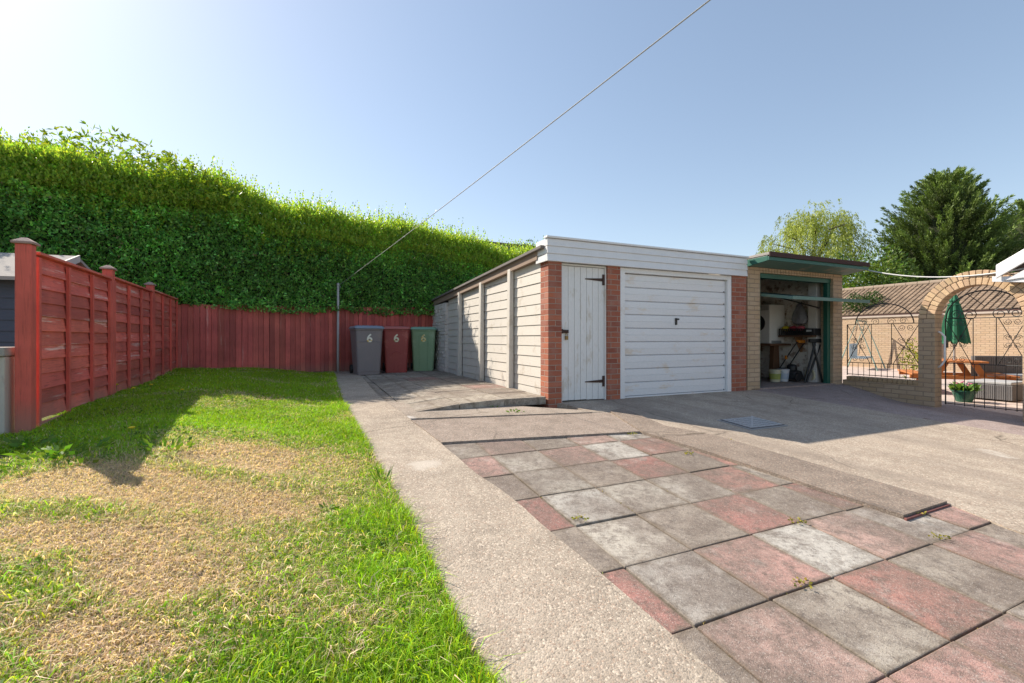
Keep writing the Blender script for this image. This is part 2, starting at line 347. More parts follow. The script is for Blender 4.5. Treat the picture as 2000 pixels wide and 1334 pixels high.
# paved area of small slabs -----------------------------------------------------
Bc = hit(1220, 1107); bu, bv = uv_of(*Bc)
T = .447
sub = ruled('paving_bed', [xy_of(-2.9,-.9), xy_of(-2.9,-7)], [xy_of(5.2,-.9), xy_of(5.2,-7)], mottled('joint_sand',(.20,.165,.12),(.12,.10,.07),9,1,.6,120), drive_z, -.014, 60, 40, .1)
def slab_mat(name):
    t = NT(name); o = t.coord('Object'); base = t.attr()
    vo = t.new('ShaderNodeTexVoronoi'); t.link(o, vo.inputs['Vector']); vo.inputs['Scale'].default_value = 260
    sep = t.new('ShaderNodeSeparateColor'); t.link(vo.outputs['Color'], sep.inputs[0])
    big = t.noise(o, 1.5, 7, .65); md = t.noise(o, 11, 8, .75); md2 = t.noise(o, 34, 6, .75)
    c = t.mix(t.ramp(big, [(.40,(0,0,0)),(.60,(.8,.8,.8))]), base, (.19,.15,.125))
    c = t.mix(t.ramp(md, [(.46,(0,0,0)),(.64,(.75,.75,.75))]), c, (.15,.12,.10))
    c = t.mix(t.ramp(md2, [(.50,(0,0,0)),(.66,(.6,.6,.6))]), c, (.11,.09,.08))
    c = t.mix(t.ramp(t.noise(o, 3.3, 8, .75), [(.55,(0,0,0)),(.72,(.6,.6,.6))]), c, (.5,.455,.41))
    c = t.mix(t.math('MULTIPLY', t.ramp(sep.outputs[0], [(0,(1,1,1)),(.25,(0,0,0))]), .45), c, (.09,.075,.065))
    c = t.mix(t.math('MULTIPLY', t.ramp(sep.outputs[1], [(.85,(0,0,0)),(1,(1,1,1))]), .45), c, (.58,.53,.48))
    mp = t.new('ShaderNodeMapping'); mp.vector_type = 'TEXTURE'; t.link(o, mp.inputs[0]); ox, oy = xy_of(bu, bv)
    mp.inputs['Location'].default_value = (ox, oy, 0); mp.inputs['Rotation'].default_value = (0,0,ANG); mp.inputs['Scale'].default_value = (T,T,1)
    sx = t.new('ShaderNodeSeparateXYZ'); t.link(mp.outputs[0], sx.inputs[0])
    def edge(v): return t.math('ABSOLUTE', t.math('SUBTRACT', t.math('FRACT', v), .5))
    ed = t.math('ADD', t.math('MAXIMUM', edge(sx.outputs[0]), edge(sx.outputs[1])), t.math('MULTIPLY', t.math('SUBTRACT', md, .5), .22))
    c = t.mix(t.ramp(ed, [(.42,(0,0,0)),(.52,(.75,.75,.75))]), c, (.17,.135,.10))
    rip = t.noise(o, 9, 6, .6); fine = t.noise(o, 230, 3)
    b1 = t.bump(t.math('ADD', rip, t.math('MULTIPLY', md2, .4)), .55, .014); t.bump(t.math('ADD', fine, t.math('MULTIPLY', vo.outputs['Distance'], -.5)), .55, .005, b1)
    return t.done(c, .92, spec=.25)
M['slab'] = slab_mat('riven_paving_slab')
def slabs(name, cells, T, zf, off, gap, thick, cols, jz=.004):
    m = MB()
    for (i, j, u0, v0) in cells:
        g_ = gap*(.6+random.random()*.8)/2; dz = random.uniform(-jz, jz); tu = random.uniform(-jz, jz); tv = random.uniform(-jz, jz)
        m.col = cols(i, j); q = []
        N = 2
        us = [u0+g_+random.uniform(-.003,.003), u0+T-g_+random.uniform(-.003,.003)]; vs = [v0+g_+random.uniform(-.003,.003), v0+T-g_+random.uniform(-.003,.003)]
        pts = [(us[0],vs[0]),(us[1],vs[0]),(us[1],vs[1]),(us[0],vs[1])]
        top = []
        for a, (uu, vv) in enumerate(pts):
            x, y = xy_of(uu, vv); z = float(zf(x, y))+off+dz+(tu if uu == us[0] else -tu)*.7+(tv if vv == vs[0] else -tv)*.7; top.append((x, y, z))
        m.hexa([(x,y,z-thick) for x,y,z in top]+top)
    o = m.build(name, M['slab'], bevel=.005, segs=2); return tag(o, kind='structure')
pink = [(.44,.23,.19),(.48,.29,.25),(.40,.20,.17),(.52,.35,.30)]; grey = [(.46,.42,.36),(.38,.335,.28),(.58,.545,.49),(.34,.29,.24)]
def slabcol(i, j):
    rr = random.random(); k = (i+j) % 2 == 0
    if rr < .14: k = not k
    c = random.choice(pink if k else grey); f = random.uniform(.85, 1.1)
    if j > 0: f *= .86
    return tuple(x*f for x in c)
cells = []
for i in range(-5, 14):
    for j in range(-8, 8):
        u0 = bu+i*T; v0 = bv+j*T; x, y = xy_of(u0+T/2, v0+T/2)
        if v0+T > -.75 or y < -.6: continue
        if u0 > 4.3: continue
        cells.append((i, j, u0, v0))
slabs('paving', cells, T, drive_z, .0, .0055, .045, slabcol, .0028)
# concrete slabs between paving and garage ----------------------------------------
def H(px, py): return tuple(hit(px, py))
M['slabc'] = concrete('brown_concrete', (.30,.245,.205), (.22,.18,.15), (.40,.33,.28), 120)
M['slabd'] = concrete('weathered_concrete', (.33,.28,.235), (.25,.21,.175), (.42,.36,.3), 120, lightpatch=[(paint[0], paint[1], .25, (.6,.57,.53))])
ruled('concrete_slab', [H(803,824), H(862,868)], [H(1190,809), H(1250,846)], M['slabc'], drive_z, .02, 24, 30, .09, .003)
ruled('concrete_strip', [H(752,786), H(800,820)], [H(1075,799), H(1186,806)], M['slabd'], drive_z, .014, 14, 30, .09, .006)
ruled('concrete_kerb_slab', [H(1192,807), H(1254,847), H(1400,893), H(1765,1014)], [H(1215,800), H(1300,836), H(1390,853), H(1850,986)], concrete('grey_brown_concrete', (.26,.21,.17), (.19,.155,.13), (.34,.28,.23), 120), drive_z, .026, 60, 8, .1, .0015)
ka, kb = np.array(H(1766,1015)), np.array(H(1851,987)); ruled('edging_strip', [tuple(ka), tuple(kb)], [tuple(ka+np.array((.004,-.014))), tuple(kb+np.array((.004,-.014)))], mottled('red_edging',(.26,.10,.085),(.18,.08,.07),20,.9,.4,60), drive_z, .012, 20, 3, .1, .002)
sa_, sb_ = hit(1500,850), hit(2000,965); STR = math.atan2(sb_[1]-sa_[1], sb_[0]-sa_[0])
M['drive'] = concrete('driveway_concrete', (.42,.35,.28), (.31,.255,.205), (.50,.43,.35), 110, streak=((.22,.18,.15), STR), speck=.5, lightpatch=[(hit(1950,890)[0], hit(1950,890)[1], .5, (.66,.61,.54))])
e1 = [xy_of(.05,.12), xy_of(.22,-.12), H(1215,827), H(1300,838), H(1386,852), H(1560,907), H(1850,985), H(2000,1046), xy_of(3.4,-6.5)]
e2 = [xy_of(3.85,.25), xy_of(3.9,0), xy_of(4.13,-1.5), xy_of(4.36,-3.0), xy_of(5.0,-7)]
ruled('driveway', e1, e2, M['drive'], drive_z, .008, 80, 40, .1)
M['pinkdrive'] = concrete('pink_grey_concrete', (.33,.265,.245), (.27,.215,.20), (.40,.33,.31), 120, speck=.5)
ruled('neighbour_driveway', [(e2[0][0]+.01,e2[0][1]), xy_of(3.915,0), xy_of(4.145,-1.5), xy_of(4.375,-3.0), xy_of(5.015,-7)], [xy_of(6.5,.25), xy_of(6.6,-.4), xy_of(6.62,-1.5), xy_of(6.62,-3), xy_of(8.5,-7)], M['pinkdrive'], drive_z, .004, 60, 24, .1)
ruled('bounce_slab', [(-2.0,-.9), (-2.0,-14)], [(12,-.9), (12,-14)], M['drive'], lambda x, y: 0*x-.05, 0, 20, 20, .1)  # unseen pale slab behind the camera, added to bounce light into the shade
# patio behind garage side ----------------------------------------------------------
PZ = CAMZ-.775
ruled('patio_bed', [H(703,733), H(781,797)], [xy_of(.02,6.1), xy_of(.02,-.02)], M['soil'], lambda x, y: drive_z(x, y), -.05, 20, 20, .12)
pc = []; tp = .60
for i in range(-7, 1):
    for j in range(0, 11):
        u0 = -.02-tp+i*tp+tp*.0; v0 = .02+j*tp
        x, y = xy_of(u0+tp/2, v0+tp/2)
        # keep cells right of the path edge
        prx = np.interp(y, [p[1] for p in PR[::-1]], [p[0] for p in PR[::-1]])
        if x+.28 < prx or y > 11.4: continue
        pc.append((i, j, u0, v0))
def patcol(i, j):
    if (i, j) == (0, 2) or (i,j)==(-1,5): return (.40,.22,.19)
    f = random.uniform(.8, 1.1); return tuple(x*f for x in (.44,.39,.32))
def pr_x(y): return np.interp(y, [p[1] for p in PR[::-1]], [p[0] for p in PR[::-1]])
def patio_z(x, y):
    d = drive_z(x, y); return d+.004+(PZ-d-.004)*sm((x-pr_x(y)+.05)/1.3)
slabs('patio', pc, tp, patio_z, 0, .012, .1, patcol, .003)
# patio beyond the arch
NP = CAMZ-1.2
ruled('garden_patio', [xy_of(6.7,.5), xy_of(6.7,-4)], [xy_of(22,14), xy_of(24,-6)], concrete('pink_paving', (.52,.42,.37), (.42,.34,.3), (.6,.5,.44), 40, speck=.2), lambda x, y: 0*x+NP, 0, 20, 20, .1)
ruled('gateway_ramp', [xy_of(6.3,-1.3), xy_of(6.3,-2.5)], [xy_of(7.0,-1.3), xy_of(7.0,-2.5)], M['pinkdrive'], drive_z, -.004, 10, 10, .1)
# ================================================================== GARAGE (white door)
z0 = CAMZ-.88
gar = empty('garage', (GX, GY, z0), ANG, 'flat roofed garage with white up and over door, red brick piers and cream concrete sides', 'garage')
m = MB(); m.box(0, .205, 0, .225, -.1, 1.90); m.box(0, .16, .02, .225, 1.9, 2.02); m.build('brick_pier', M['red_brick'], gar, bevel=.004)
m = MB(); m.box(.952, 1.172, 0, .225, -.1, 1.90); m.build('brick_pier', M['red_brick'], gar, bevel=.004)
m = MB(); m.box(3.41, 3.745, 0, .225, -.1, 1.90); m.build('brick_pier', M['red_brick'], gar, bevel=.004)
# fascia: three boards
m = MB()
for k in range(3):
    za = 1.895+k*.1; m.hexa([(-.045,-.062,za),(3.70,-.062,za),(3.70,.0,za),(-.045,.0,za),(-.045,-.05,za+.094),(3.70,-.05,za+.094),(3.70,0,za+.094),(-.045,0,za+.094)])
    m.hexa([(-.045,.002,za),(-.03,.002,za),(-.03,.28,za),(-.045,.28,za),(-.04,.002,za+.094),(-.03,.002,za+.094),(-.03,.28,za+.094),(-.04,.28,za+.094)])
m.box(-.03, 3.69, -.045, .0, 1.90, 2.19)
m.build('fascia', M['upvc'], gar, bevel=.003)
m = MB(); m.box(-.06, 3.715, -.078, .02, 2.195, 2.222); m.build('roof_trim', M['upvc'], gar, bevel=.004)
def rz(y): return 2.10-.047*y
m = MB(); m.hexa([(-.10,.03,rz(0)-.03),(3.72,.03,rz(0)-.03),(3.72,6.05,rz(6)-.03),(-.10,6.05,rz(6)-.03),(-.10,.03,rz(0)+.01),(3.72,.03,rz(0)+.01),(3.72,6.05,rz(6)+.01),(-.10,6.05,rz(6)+.01)])
m.build('roof', mottled('grey_roof_sheet', (.2,.18,.17), (.15,.135,.13), 6, .9, .3, 60), gar, bevel=.004)
m = MB(); m.hexa([(-.055,.23,rz(.2)-.14),(.03,.23,rz(.2)-.14),(.03,5.98,rz(6)-.14),(-.055,5.98,rz(6)-.14),(-.055,.23,rz(.2)-.031),(.03,.23,rz(.2)-.031),(.03,5.98,rz(6)-.031),(-.055,5.98,rz(6)-.031)])
m.build('eaves_board', mottled('bare_eaves_timber', (.34,.25,.19), (.25,.18,.14), 6, .85, .3, 60), gar)
# side wall panels of lapped concrete planks
posts = [1.17, 2.46, 3.75]
edges = [.226, 1.17, 2.46, 3.75, 4.74]
for k in range(4):
    m = MB(); ya, yb = edges[k], edges[k+1]; z = .045
    while z < rz(ya)-.14:
        zt = z+.140; la, lb = min(zt, rz(ya)-.142), min(zt, rz(yb)-.142); lo_b = min(z, lb-.001)
        j = random.uniform(-.002,.002); f = random.uniform(.93,1.05); m.col = (f,f,f)
        m.hexa([(.010+j,ya,z),(.10,ya,z),(.10,yb,lo_b),(.010+j,yb,lo_b),(.020,ya,la),(.10,ya,la),(.10,yb,lb),(.020,yb,lb)])
        z += .1455
    m.build('wall_panel', M['cream'], gar, bevel=.004)
    m = MB(); m.box(.03, .09, ya+.001, yb-.001, -.1, 1.6); m.build('wall_backing', M['cream'], gar)
for y in posts:
    m = MB(); hh = rz(y)-.10; m.hexa([(-.085,y-.055,-.1),(.0,y-.06,-.1),(.0,y+.06,-.1),(-.085,y+.055,-.1),(-.06,y-.055,hh),(.0,y-.06,hh),(.0,y+.06,hh),(-.06,y+.055,hh)])
    m.build('concrete_post', M['cream'], gar, bevel=.008)
m = MB()
for k in range(23):                                   # rough painted brick end: every course its own depth
    z = -.1+k*.075
    if z+.07 > rz(5.0)-.15: break
    y = 4.74; first = True
    while y < 5.92:
        L = .215 if (k % 2 == 0 or not first) else .105; L = min(L*random.uniform(.93,1.05), 5.95-y); first = False
        d = random.uniform(-.012,.014); m.box(-.06+d, .1, y+.004, y+L-.004, z+.004+random.uniform(0,.003), z+.072); y += L+.002
m.box(-.045, .09, 4.75, 5.94, -.1, rz(5.9)-.14)
m.build('end_wall', mottled('whitewashed_masonry', (.74,.69,.65), (.64,.58,.54), 5, .9, .5, 60, spots=(.38,.28,.23), spot_scale=6), gar, bevel=.008)
m = MB(); m.box(.03, 3.72, 5.95, 6.05, -.1, 1.78); m.build('back_wall', M['cream'], gar)
m = MB(); m.box(3.66, 3.745, .23, 5.95, -.1, 1.8); m.build('party_wall', M['red_brick'], gar)
# side door
dr = empty('side_door', (0,0,0)); dr.parent = gar
m = MB(); xs = np.linspace(.235, .922, 8)
for a, b in zip(xs[:-1], xs[1:]):
    j = random.uniform(-.002,.002); m.box(a+.002, b-.002, .045+j, .075, .02+random.uniform(-.008,.012), 1.862)
m.box(.24,.92,.068,.085,.03,1.86)
m.build('door_boards', M['old_white'], dr, bevel=.005)
m = MB(); m.box(.207,.232,.03,.12,-.02,1.893); m.box(.925,.950,.03,.12,-.02,1.893); m.box(.232,.925,.03,.12,1.868,1.893); m.build('door_frame', M['old_white'], dr, bevel=.003)
for zz in (.27, 1.70):
    m = MB(); m.prism([(.60,zz-.006),(.60,zz+.006),(.885,zz+.022),(.885,zz-.022)], 1, .034, .044); m.box(.888,.925,.028,.043,zz-.075,zz+.075); m.build('strap_hinge', M['rust'], dr, bevel=.002)
m = MB(); m.box(.205,.235,.012,.032,.94,1.0); m.box(.24,.33,.028,.044,.945,.99); m.tube([(.20,.022,.968),(.32,.022,.968)],.008,8); m.build('bolt', M['rust'], dr)
m = MB(); m.box(.275,.315,.014,.036,.855,.905); m.tube([(.283,.025,.90),(.283,.025,.935),(.295,.025,.947),(.307,.025,.935),(.307,.025,.90)],.005,8); m.build('padlock', plain('brass',(.30,.2,.08),.4,.7), dr, bevel=.004)
# up and over door
ud = empty('garage_door', (0,0,0)); ud.parent = gar
m = MB(); m.box(1.178,1.262,.01,.11,-.02,1.893); m.box(3.322,3.408,.01,.11,-.02,1.893); m.box(1.262,3.322,.01,.11,1.822,1.893); m.build('door_frame', M['white_paint'], ud, bevel=.004)
m = MB(); zb, zt, n = .028, 1.818, 9; ph = (zt-zb)/n
for k in range(n):
    za = zb+k*ph
    pr_ = [(.078,za+.001),(.058,za+.010),(.055,za+ph*.48),(.060,za+ph*.5),(.055,za+ph*.52),(.058,za+ph-.010),(.078,za+ph-.001),(.095,za+ph-.001),(.095,za+.001)]
    m.prism(pr_, 0, 1.270, 3.314)
m.build('door_leaf', M['white_door'], ud)
for k in range(n):
    m = MB(); m.disc((3.285,.056,zb+k*ph+.012),(0,1,0),.0075,.012,10); m.build('bolt_head', M['black'], ud)
m = MB(); m.box(2.245,2.275,.035,.06,1.08,1.185); m.box(2.245,2.305,.022,.036,1.155,1.18); m.build('handle', M['black'], ud, bevel=.004)
m = MB(); m.box(1.27,3.314,.04,.10,-.01,.026); m.build('bottom_rail', M['white_paint'], ud, bevel=.003)
# ================================================================== OPEN GARAGE (buff brick)
g2 = empty('open_garage', (GX, GY, z0), ANG, 'buff brick garage with green trim and its tilted door standing open', 'garage')
m = MB(); m.box(3.775,4.075,0,.225,-.08,2.07); m.build('brick_pier', M['buff_brick'], g2, bevel=.004)
m = MB(); m.box(6.06,6.34,0,.225,-.08,2.07); m.build('brick_pier', M['buff_brick'], g2, bevel=.004)
m = MB(); x = 4.078
while x < 6.0: m.box(x, min(x+.066,6.056), .002, .22, 1.988, 2.07); x += .0735
m.build('soldier_course', [M['buff_brick']], g2, bevel=.004)
m = MB(); m.box(3.78,6.335,.01,.20,2.072,2.16); m.build('wall_plate', M['wood'], g2)
m = MB(); m.hexa([(6.14,.23,-.08),(6.34,.23,-.08),(6.34,5.6,-.08),(6.14,5.6,-.08),(6.14,.23,2.18),(6.34,.23,2.18),(6.34,5.6,2.066),(6.14,5.6,2.066)]); m.build('side_wall', M['int_brick'], g2)
m = MB(); m.hexa([(3.775,.23,-.08),(3.86,.23,-.08),(3.86,5.6,-.08),(3.775,5.6,-.08),(3.775,.23,2.18),(3.86,.23,2.18),(3.86,5.6,2.066),(3.775,5.6,2.066)]); m.build('side_wall', M['int_brick'], g2)
m = MB(); m.box(3.862,6.138,5.5,5.6,-.08,2.068); m.build('back_wall', M['int_brick'], g2)
m = MB(); m.box(3.87,6.13,.0,5.5,-.1,.03); m.build('floor', concrete('garage_floor', (.3,.24,.22),(.24,.19,.175),(.36,.3,.27),100), g2)
m = MB(); m.box(5.98,6.138,.26,.42,.0,1.95); m.build('inner_pier', mottled('white_inner_pier',(.72,.68,.63),(.58,.53,.49),5,.9,.4,60), g2, bevel=.006)
m = MB(); m.box(4.08,4.15,.05,.13,.0,1.905); m.box(5.975,6.055,.05,.13,.0,1.905); m.box(4.08,6.055,.04,.13,1.907,1.985); m.build('door_frame', M['teal'], g2, bevel=.004)
# canopy roof
m = MB(); L_, R_ = 3.76, 6.43
m.hexa([(L_,-.40,2.20),(R_,-.40,2.20),(R_,5.6,2.07),(L_,5.6,2.07),(L_,-.40,2.245),(R_,-.40,2.245),(R_,5.6,2.10),(L_,5.6,2.10)])
m.build('roof', M['greyfelt'], g2, bevel=.006)
m = MB(); m.box(L_-.004,R_+.004,-.418,-.398,2.175,2.25); m.build('roof_edge', mottled('dark_felt_edge',(.075,.035,.03),(.05,.026,.023),12,.9,.4,120), g2, bevel=.003)
m = MB(); m.box(L_,R_,-.396,-.372,2.115,2.173); m.hexa([(L_,-.37,2.115),(L_+.02,-.37,2.115),(L_+.02,.0,2.065),(L_,.0,2.065),(L_,-.37,2.19),(L_+.02,-.37,2.19),(L_+.02,3,2.11),(L_,3,2.11)]); m.build('fascia', M['teal'], g2, bevel=.003)
m = MB(); m.hexa([(L_+.02,-.37,2.125),(R_-.01,-.37,2.125),(R_-.01,.0,2.073),(L_+.02,0,2.073),(L_+.02,-.37,2.14),(R_-.01,-.37,2.14),(R_-.01,0,2.09),(L_+.02,0,2.09)]); m.build('soffit', M['tealpale'], g2)
# open door leaf, tilted
dl = empty('up_and_over_door', (0,0,0)); dl.parent = g2
def leaf(y): return 1.53+(y+.5)*.17
m = MB(); m.hexa([(4.16,-.5,leaf(-.5)),(6.24,-.5,leaf(-.5)),(6.24,.03,leaf(.03)),(4.16,.03,leaf(.03)),(4.16,-.5,leaf(-.5)+.014),(6.24,-.5,leaf(-.5)+.014),(6.24,.03,leaf(.03)+.014),(4.16,.03,leaf(.03)+.014)])
m.hexa([(4.16,.03,leaf(.03)),(5.96,.03,leaf(.03)),(5.96,1.3,leaf(1.3)),(4.16,1.3,leaf(1.3)),(4.16,.03,leaf(.03)+.014),(5.96,.03,leaf(.03)+.014),(5.96,1.3,leaf(1.3)+.014),(4.16,1.3,leaf(1.3)+.014)])
m.build('door_leaf', M['tealblue'], dl)
m = MB(); m.box(4.155,6.245,-.515,-.502,1.500,1.555); m.hexa([(4.145,-.5,leaf(-.5)-.03),(4.158,-.5,leaf(-.5)-.03),(4.158,1.3,leaf(1.3)-.03),(4.145,1.3,leaf(1.3)-.03),(4.145,-.5,leaf(-.5)+.02),(4.158,-.5,leaf(-.5)+.02),(4.158,1.3,leaf(1.3)+.02),(4.145,1.3,leaf(1.3)+.02)]); m.build('edge_rail', M['tealpale'], dl)
for xx in (5.965, 4.135):
    m = MB(); m.tube([(xx,.2,1.45),(xx,1.2,1.78)],.012,8); m.build('lifting_arm', M['iron'], dl)
def A(u, v, z): x, y = xy_of(u, v); return (x, y, z0+z)
# contents of the open garage
def in_gar(name, u, v, z, label, cat, rz_=0, group=None): return empty(name, A(u,v,z), ANG+rz_, label, cat, group)
FL = .031
t = in_gar('tumble_dryer', 5.88, 1.27, .765, 'white tumble dryer with round dark door standing on the brown table', 'dryer')
m = MB(); m.box(-.23,.23,-.29,.29,0,.80); m.build('cabinet', plain('dryer_white',(.9,.88,.85),.35), t, bevel=.012)
m = MB(); m.disc((-.236,-.02,.42),(1,0,0),.17,.02,28); m.build('door', M['black'], t, bevel=.004)
m = MB(); m.box(-.24,-.232,-.27,.27,.68,.78); m.build('control_panel', plain('panel_grey',(.5,.49,.47),.4), t)
m = MB(); m.box(-.18,.12,-.292,-.289,.01,.06); m.build('vent_grille', plain('grille_grey',(.3,.3,.3),.4), t)
t = in_gar('low_table', 5.82, 1.27, FL, 'dark wooden pedestal table carrying the tumble dryer', 'table')
m = MB(); m.box(-.32,.3,-.42,.36,.69,.733); m.build('table_top', M['wood'], t, bevel=.006)
for yy in (-.26,.24):
    m = MB(); m.hexa([(-.10,yy-.05,0),(.12,yy-.05,0),(.12,yy+.05,0),(-.10,yy+.05,0),(-.06,yy-.05,.69),(.08,yy-.05,.69),(.08,yy+.05,.69),(-.06,yy+.05,.69)]); m.build('leg', M['wood'], t, bevel=.005)
def bucket(u, v, body, band, label):
    t = in_gar('bucket', u, v, FL, label, 'bucket', 0, 'tubs on the floor of the open garage')
    m = MB(); m.lathe([(.085,0),(.105,.2),(.11,.205),(.11,.22),(.1,.22),(.082,.02)], 24); m.build('tub', body, t, smooth=False)
    m = MB(); m.lathe([(.0925,.05),(.1035,.16),(.1045,.16),(.0935,.05)], 24, caps=False); m.build('paper_label', band, t)
    m = MB(); m.lathe([(.112,.222),(.112,.235),(.09,.24)], 24); m.build('lid', body, t)
    m = MB(); m.tube([(.108*math.cos(a),-.03-.05*math.sin(a),.2-.05*math.sin(a)) for a in np.linspace(0,math.pi,10)],.003,6); m.build('handle', M['galv'], t)
bucket(5.36,.66, plain('cream_tub',(.65,.62,.45),.4), mottled('green_yellow_label',(.5,.5,.12),(.12,.25,.08),14,.5,.05,30), 'cream paint tub with a green and yellow label on the garage floor')
bucket(5.60,.66, plain('white_tub',(.7,.72,.75),.4), mottled('blue_label',(.6,.65,.7),(.18,.28,.45),10,.5,.05,30), 'white paint tub with a pale blue label on the garage floor')
t = in_gar('lawn_mower', 5.80,.62, FL, 'black lawn mower with orange grips and slanting handlebar', 'lawn mower')
m = MB(); m.hexa([(-.14,-.17,.04),(.14,-.17,.04),(.14,.2,.04),(-.14,.2,.04),(-.11,-.13,.2),(.11,-.13,.2),(.11,.17,.26),(-.11,.17,.26)]); m.lathe([(.09,.2),(.09,.3),(.05,.33)],16); m.build('deck', M['black'], t, bevel=.02)
for yy in (-.19,.22):
    m = MB(); m.disc((-.1,yy,.09),(0,1,0),.085,.04,18); m.build('wheel', M['iron'], t, bevel=.006)
m = MB(); m.tube([(-.12,.25,.12),(-.02,-.04,.66),(-.0,-.1,.76)],.011,8); m.tube([(.12,.25,.12),(.22,-.04,.66),(.24,-.1,.76)],.011,8); m.tube([(0,-.1,.76),(.24,-.1,.76)],.011,8); m.build('handlebar', M['iron'], t)
m = MB(); m.box(.03,.21,-.14,-.07,.75,.81); m.build('grip', M['orange'], t, bevel=.015)
m = MB(); m.box(-.075,-.04,.06,.1,.43,.5); m.build('clip', M['orange'], t, bevel=.006)
t = in_gar('hose_reel', 6.02,.40, FL, 'cream wheel shaped reel leaning by the mower', 'reel', R(70))
m = MB(); m.tube([(.11*math.cos(a),0,.135+.11*math.sin(a)) for a in np.linspace(0,2*math.pi,25)],.026,8); m.build('rim', plain('cream_plastic',(.62,.55,.36),.5), t, smooth=True)
m = MB(); m.disc((0,0,.135),(0,1,0),.035,.06,14); m.box(-.1,.1,-.008,.008,.12,.15); m.build('hub', M['black'], t)
t = in_gar('folding_workbench', 5.95,.22, FL, 'black folding workbench leaning folded against the white inner pier', 'workbench', R(-20))
for (a, b) in (((-.26,0,0),(.02,.06,.82)),((.10,0,0),(-.06,.06,.82)),((-.18,.05,0),(.12,.08,.72))):
    m = MB(); m.tube([a,b],.018,8); m.build('leg', M['iron'], t)
m = MB(); m.box(-.12,.16,.03,.09,.76,.83); m.build('jaw', M['black'], t, bevel=.01)
t = in_gar('wall_shelf', 6.03,.62,.90, 'brown wooden wall shelf on a triangular bracket inside the open garage', 'shelf')
m = MB(); m.box(-.17,.105,-.36,.33,0,.03); m.build('board', M['wood'], t, bevel=.004)
m = MB(); m.prism([(-.13,-.002),(.1,-.002),(.1,-.3),(.06,-.3)],1,-.0,.03); m.build('bracket', mottled('pale_wood',(.4,.2,.09),(.3,.15,.07),8,.7), t, bevel=.003)
t = in_gar('wire_basket', 5.99,.71,.931, 'black slatted basket of coloured odds and ends on the wall shelf', 'basket')
m = MB()
for k in range(13): m.box(-.13,-.12,-.25+k*.038,-.235+k*.038,0,.13)
m.box(-.125,.08,-.25,.22,0,.012); m.box(-.132,-.118,-.25,.22,.12,.135); m.box(.07,.08,-.25,.22,0,.13); m.build('cage', M['black'], t)
for (yy, c, nm) in ((.14,(.7,.55,.03),'yellow_cloth'),(-.02,(.45,.04,.06),'red_cloth'),(-.16,(.5,.08,.1),'red_cloth')):
    m = MB(); m.lathe([(.03,0),(.085,.03),(.07,.08),(.02,.1)],12,(-.03,yy,.09)); m.build('rag', plain(nm,c,.8), t, smooth=True)
t = in_gar('toolbox', 5.99,.33,.931, 'black toolbox with pale label at the shelf end', 'toolbox')
m = MB(); m.box(-.12,.09,-.1,.12,0,.13); m.build('case', M['black'], t, bevel=.012)
m = MB(); m.box(-.124,-.1205,-.05,.05,.07,.105); m.build('paper_label', plain('pale_label',(.6,.6,.58),.5), t)
t = in_gar('carrier_bag', 6.06,.62,1.14, 'bulging silver grey plastic bag hung on the garage wall above the shelf', 'bag')
m = MB(); m.lathe([(.02,0),(.13,.03),(.165,.12),(.13,.24),(.09,.33),(.05,.4),(.02,.42)],16); 
for i, v in enumerate(m.v): m.v[i] = (v[0]*.5+random.uniform(-.012,.012)-.02, v[1]+random.uniform(-.012,.012), v[2]+random.uniform(-.008,.008))
m.build('bag', mottled('silver_plastic',(.35,.35,.38),(.08,.08,.1),9,.25,.5,30), t)
m = MB(); m.tube([(0,0,.4),(.04,0,.46),(.07,0,.46)],.006,6); m.build('hook', M['iron'], t)
# ================================================================== ARCH WALL, LOW WALL, GATE, RAILING
aw = empty('arched_wall', A(6.34,0,0), ANG, 'buff brick garden wall with round archway and low length under the iron railing', 'wall')
m = MB(); m.box(0,.205,-1.172,-.004,-.5,.095); m.build('low_wall', M['buff_brick'], aw, bevel=.004)
m = MB(); y = -1.172
while y < -.08: m.box(-.008,.213,y+.003,min(y+.07,-.006),.097,.165); y += .0735
m.build('coping', mottled('buff_coping',(.50,.35,.20),(.40,.28,.17),12,.85,.4,60), aw, bevel=.006)
SPR = 1.19
m = MB(); m.box(0,.215,-1.394,-1.172,-.5,SPR); m.build('pier', M['buff_brick'], aw, bevel=.004)
m = MB(); m.box(0,.215,-2.61,-2.383,-.5,SPR); m.build('pier', M['buff_brick'], aw, bevel=.004)
m = MB(); cy = -1.8885; 
for ring, (ra, rb, nb) in enumerate(((.4945,.602,24),(.610,.716,28))):
    for k in range(nb):
        a0 = math.pi*k/nb+.0075; a1 = math.pi*(k+1)/nb-.0075; f = random.uniform(.85,1.12); m.col = (f,f*random.uniform(.95,1.02),f*.98)
        xo = random.uniform(-.006,.004)
        P_ = lambda r, a: (cy+r*math.cos(a), SPR+.002+r*math.sin(a))
        q = [P_(ra,a0),P_(rb,a0),P_(rb,a1),P_(ra,a1)]
        m.hexa([(xo,)+p for p in q]+[(.215-xo,)+p for p in q])
tt = NT('arch_bricks'); oo = tt.coord('Object'); cc = tt.mix(1.0, tt.mix(tt.noise(oo,9,5),(.50,.34,.20),(.62,.45,.29)), tt.attr(), 'MULTIPLY'); tt.bump(tt.noise(oo,60,5),.5,.01); M['archb'] = tt.done(cc,.85)
m.build('arch_bricks', M['archb'], aw, bevel=.007)
m = MB()
for k in range(48):
    a0 = math.pi*k/48; a1 = math.pi*(k+1)/48; P_ = lambda r, a: (cy+r*math.cos(a), SPR+.001+r*math.sin(a)); q = [P_(.5,a0),P_(.71,a0),P_(.71,a1),P_(.5,a1)]
    m.hexa([(.012,)+p for p in q]+[(.203,)+p for p in q])
m.build('mortar', plain('mortar',(.33,.26,.19),.95), aw)
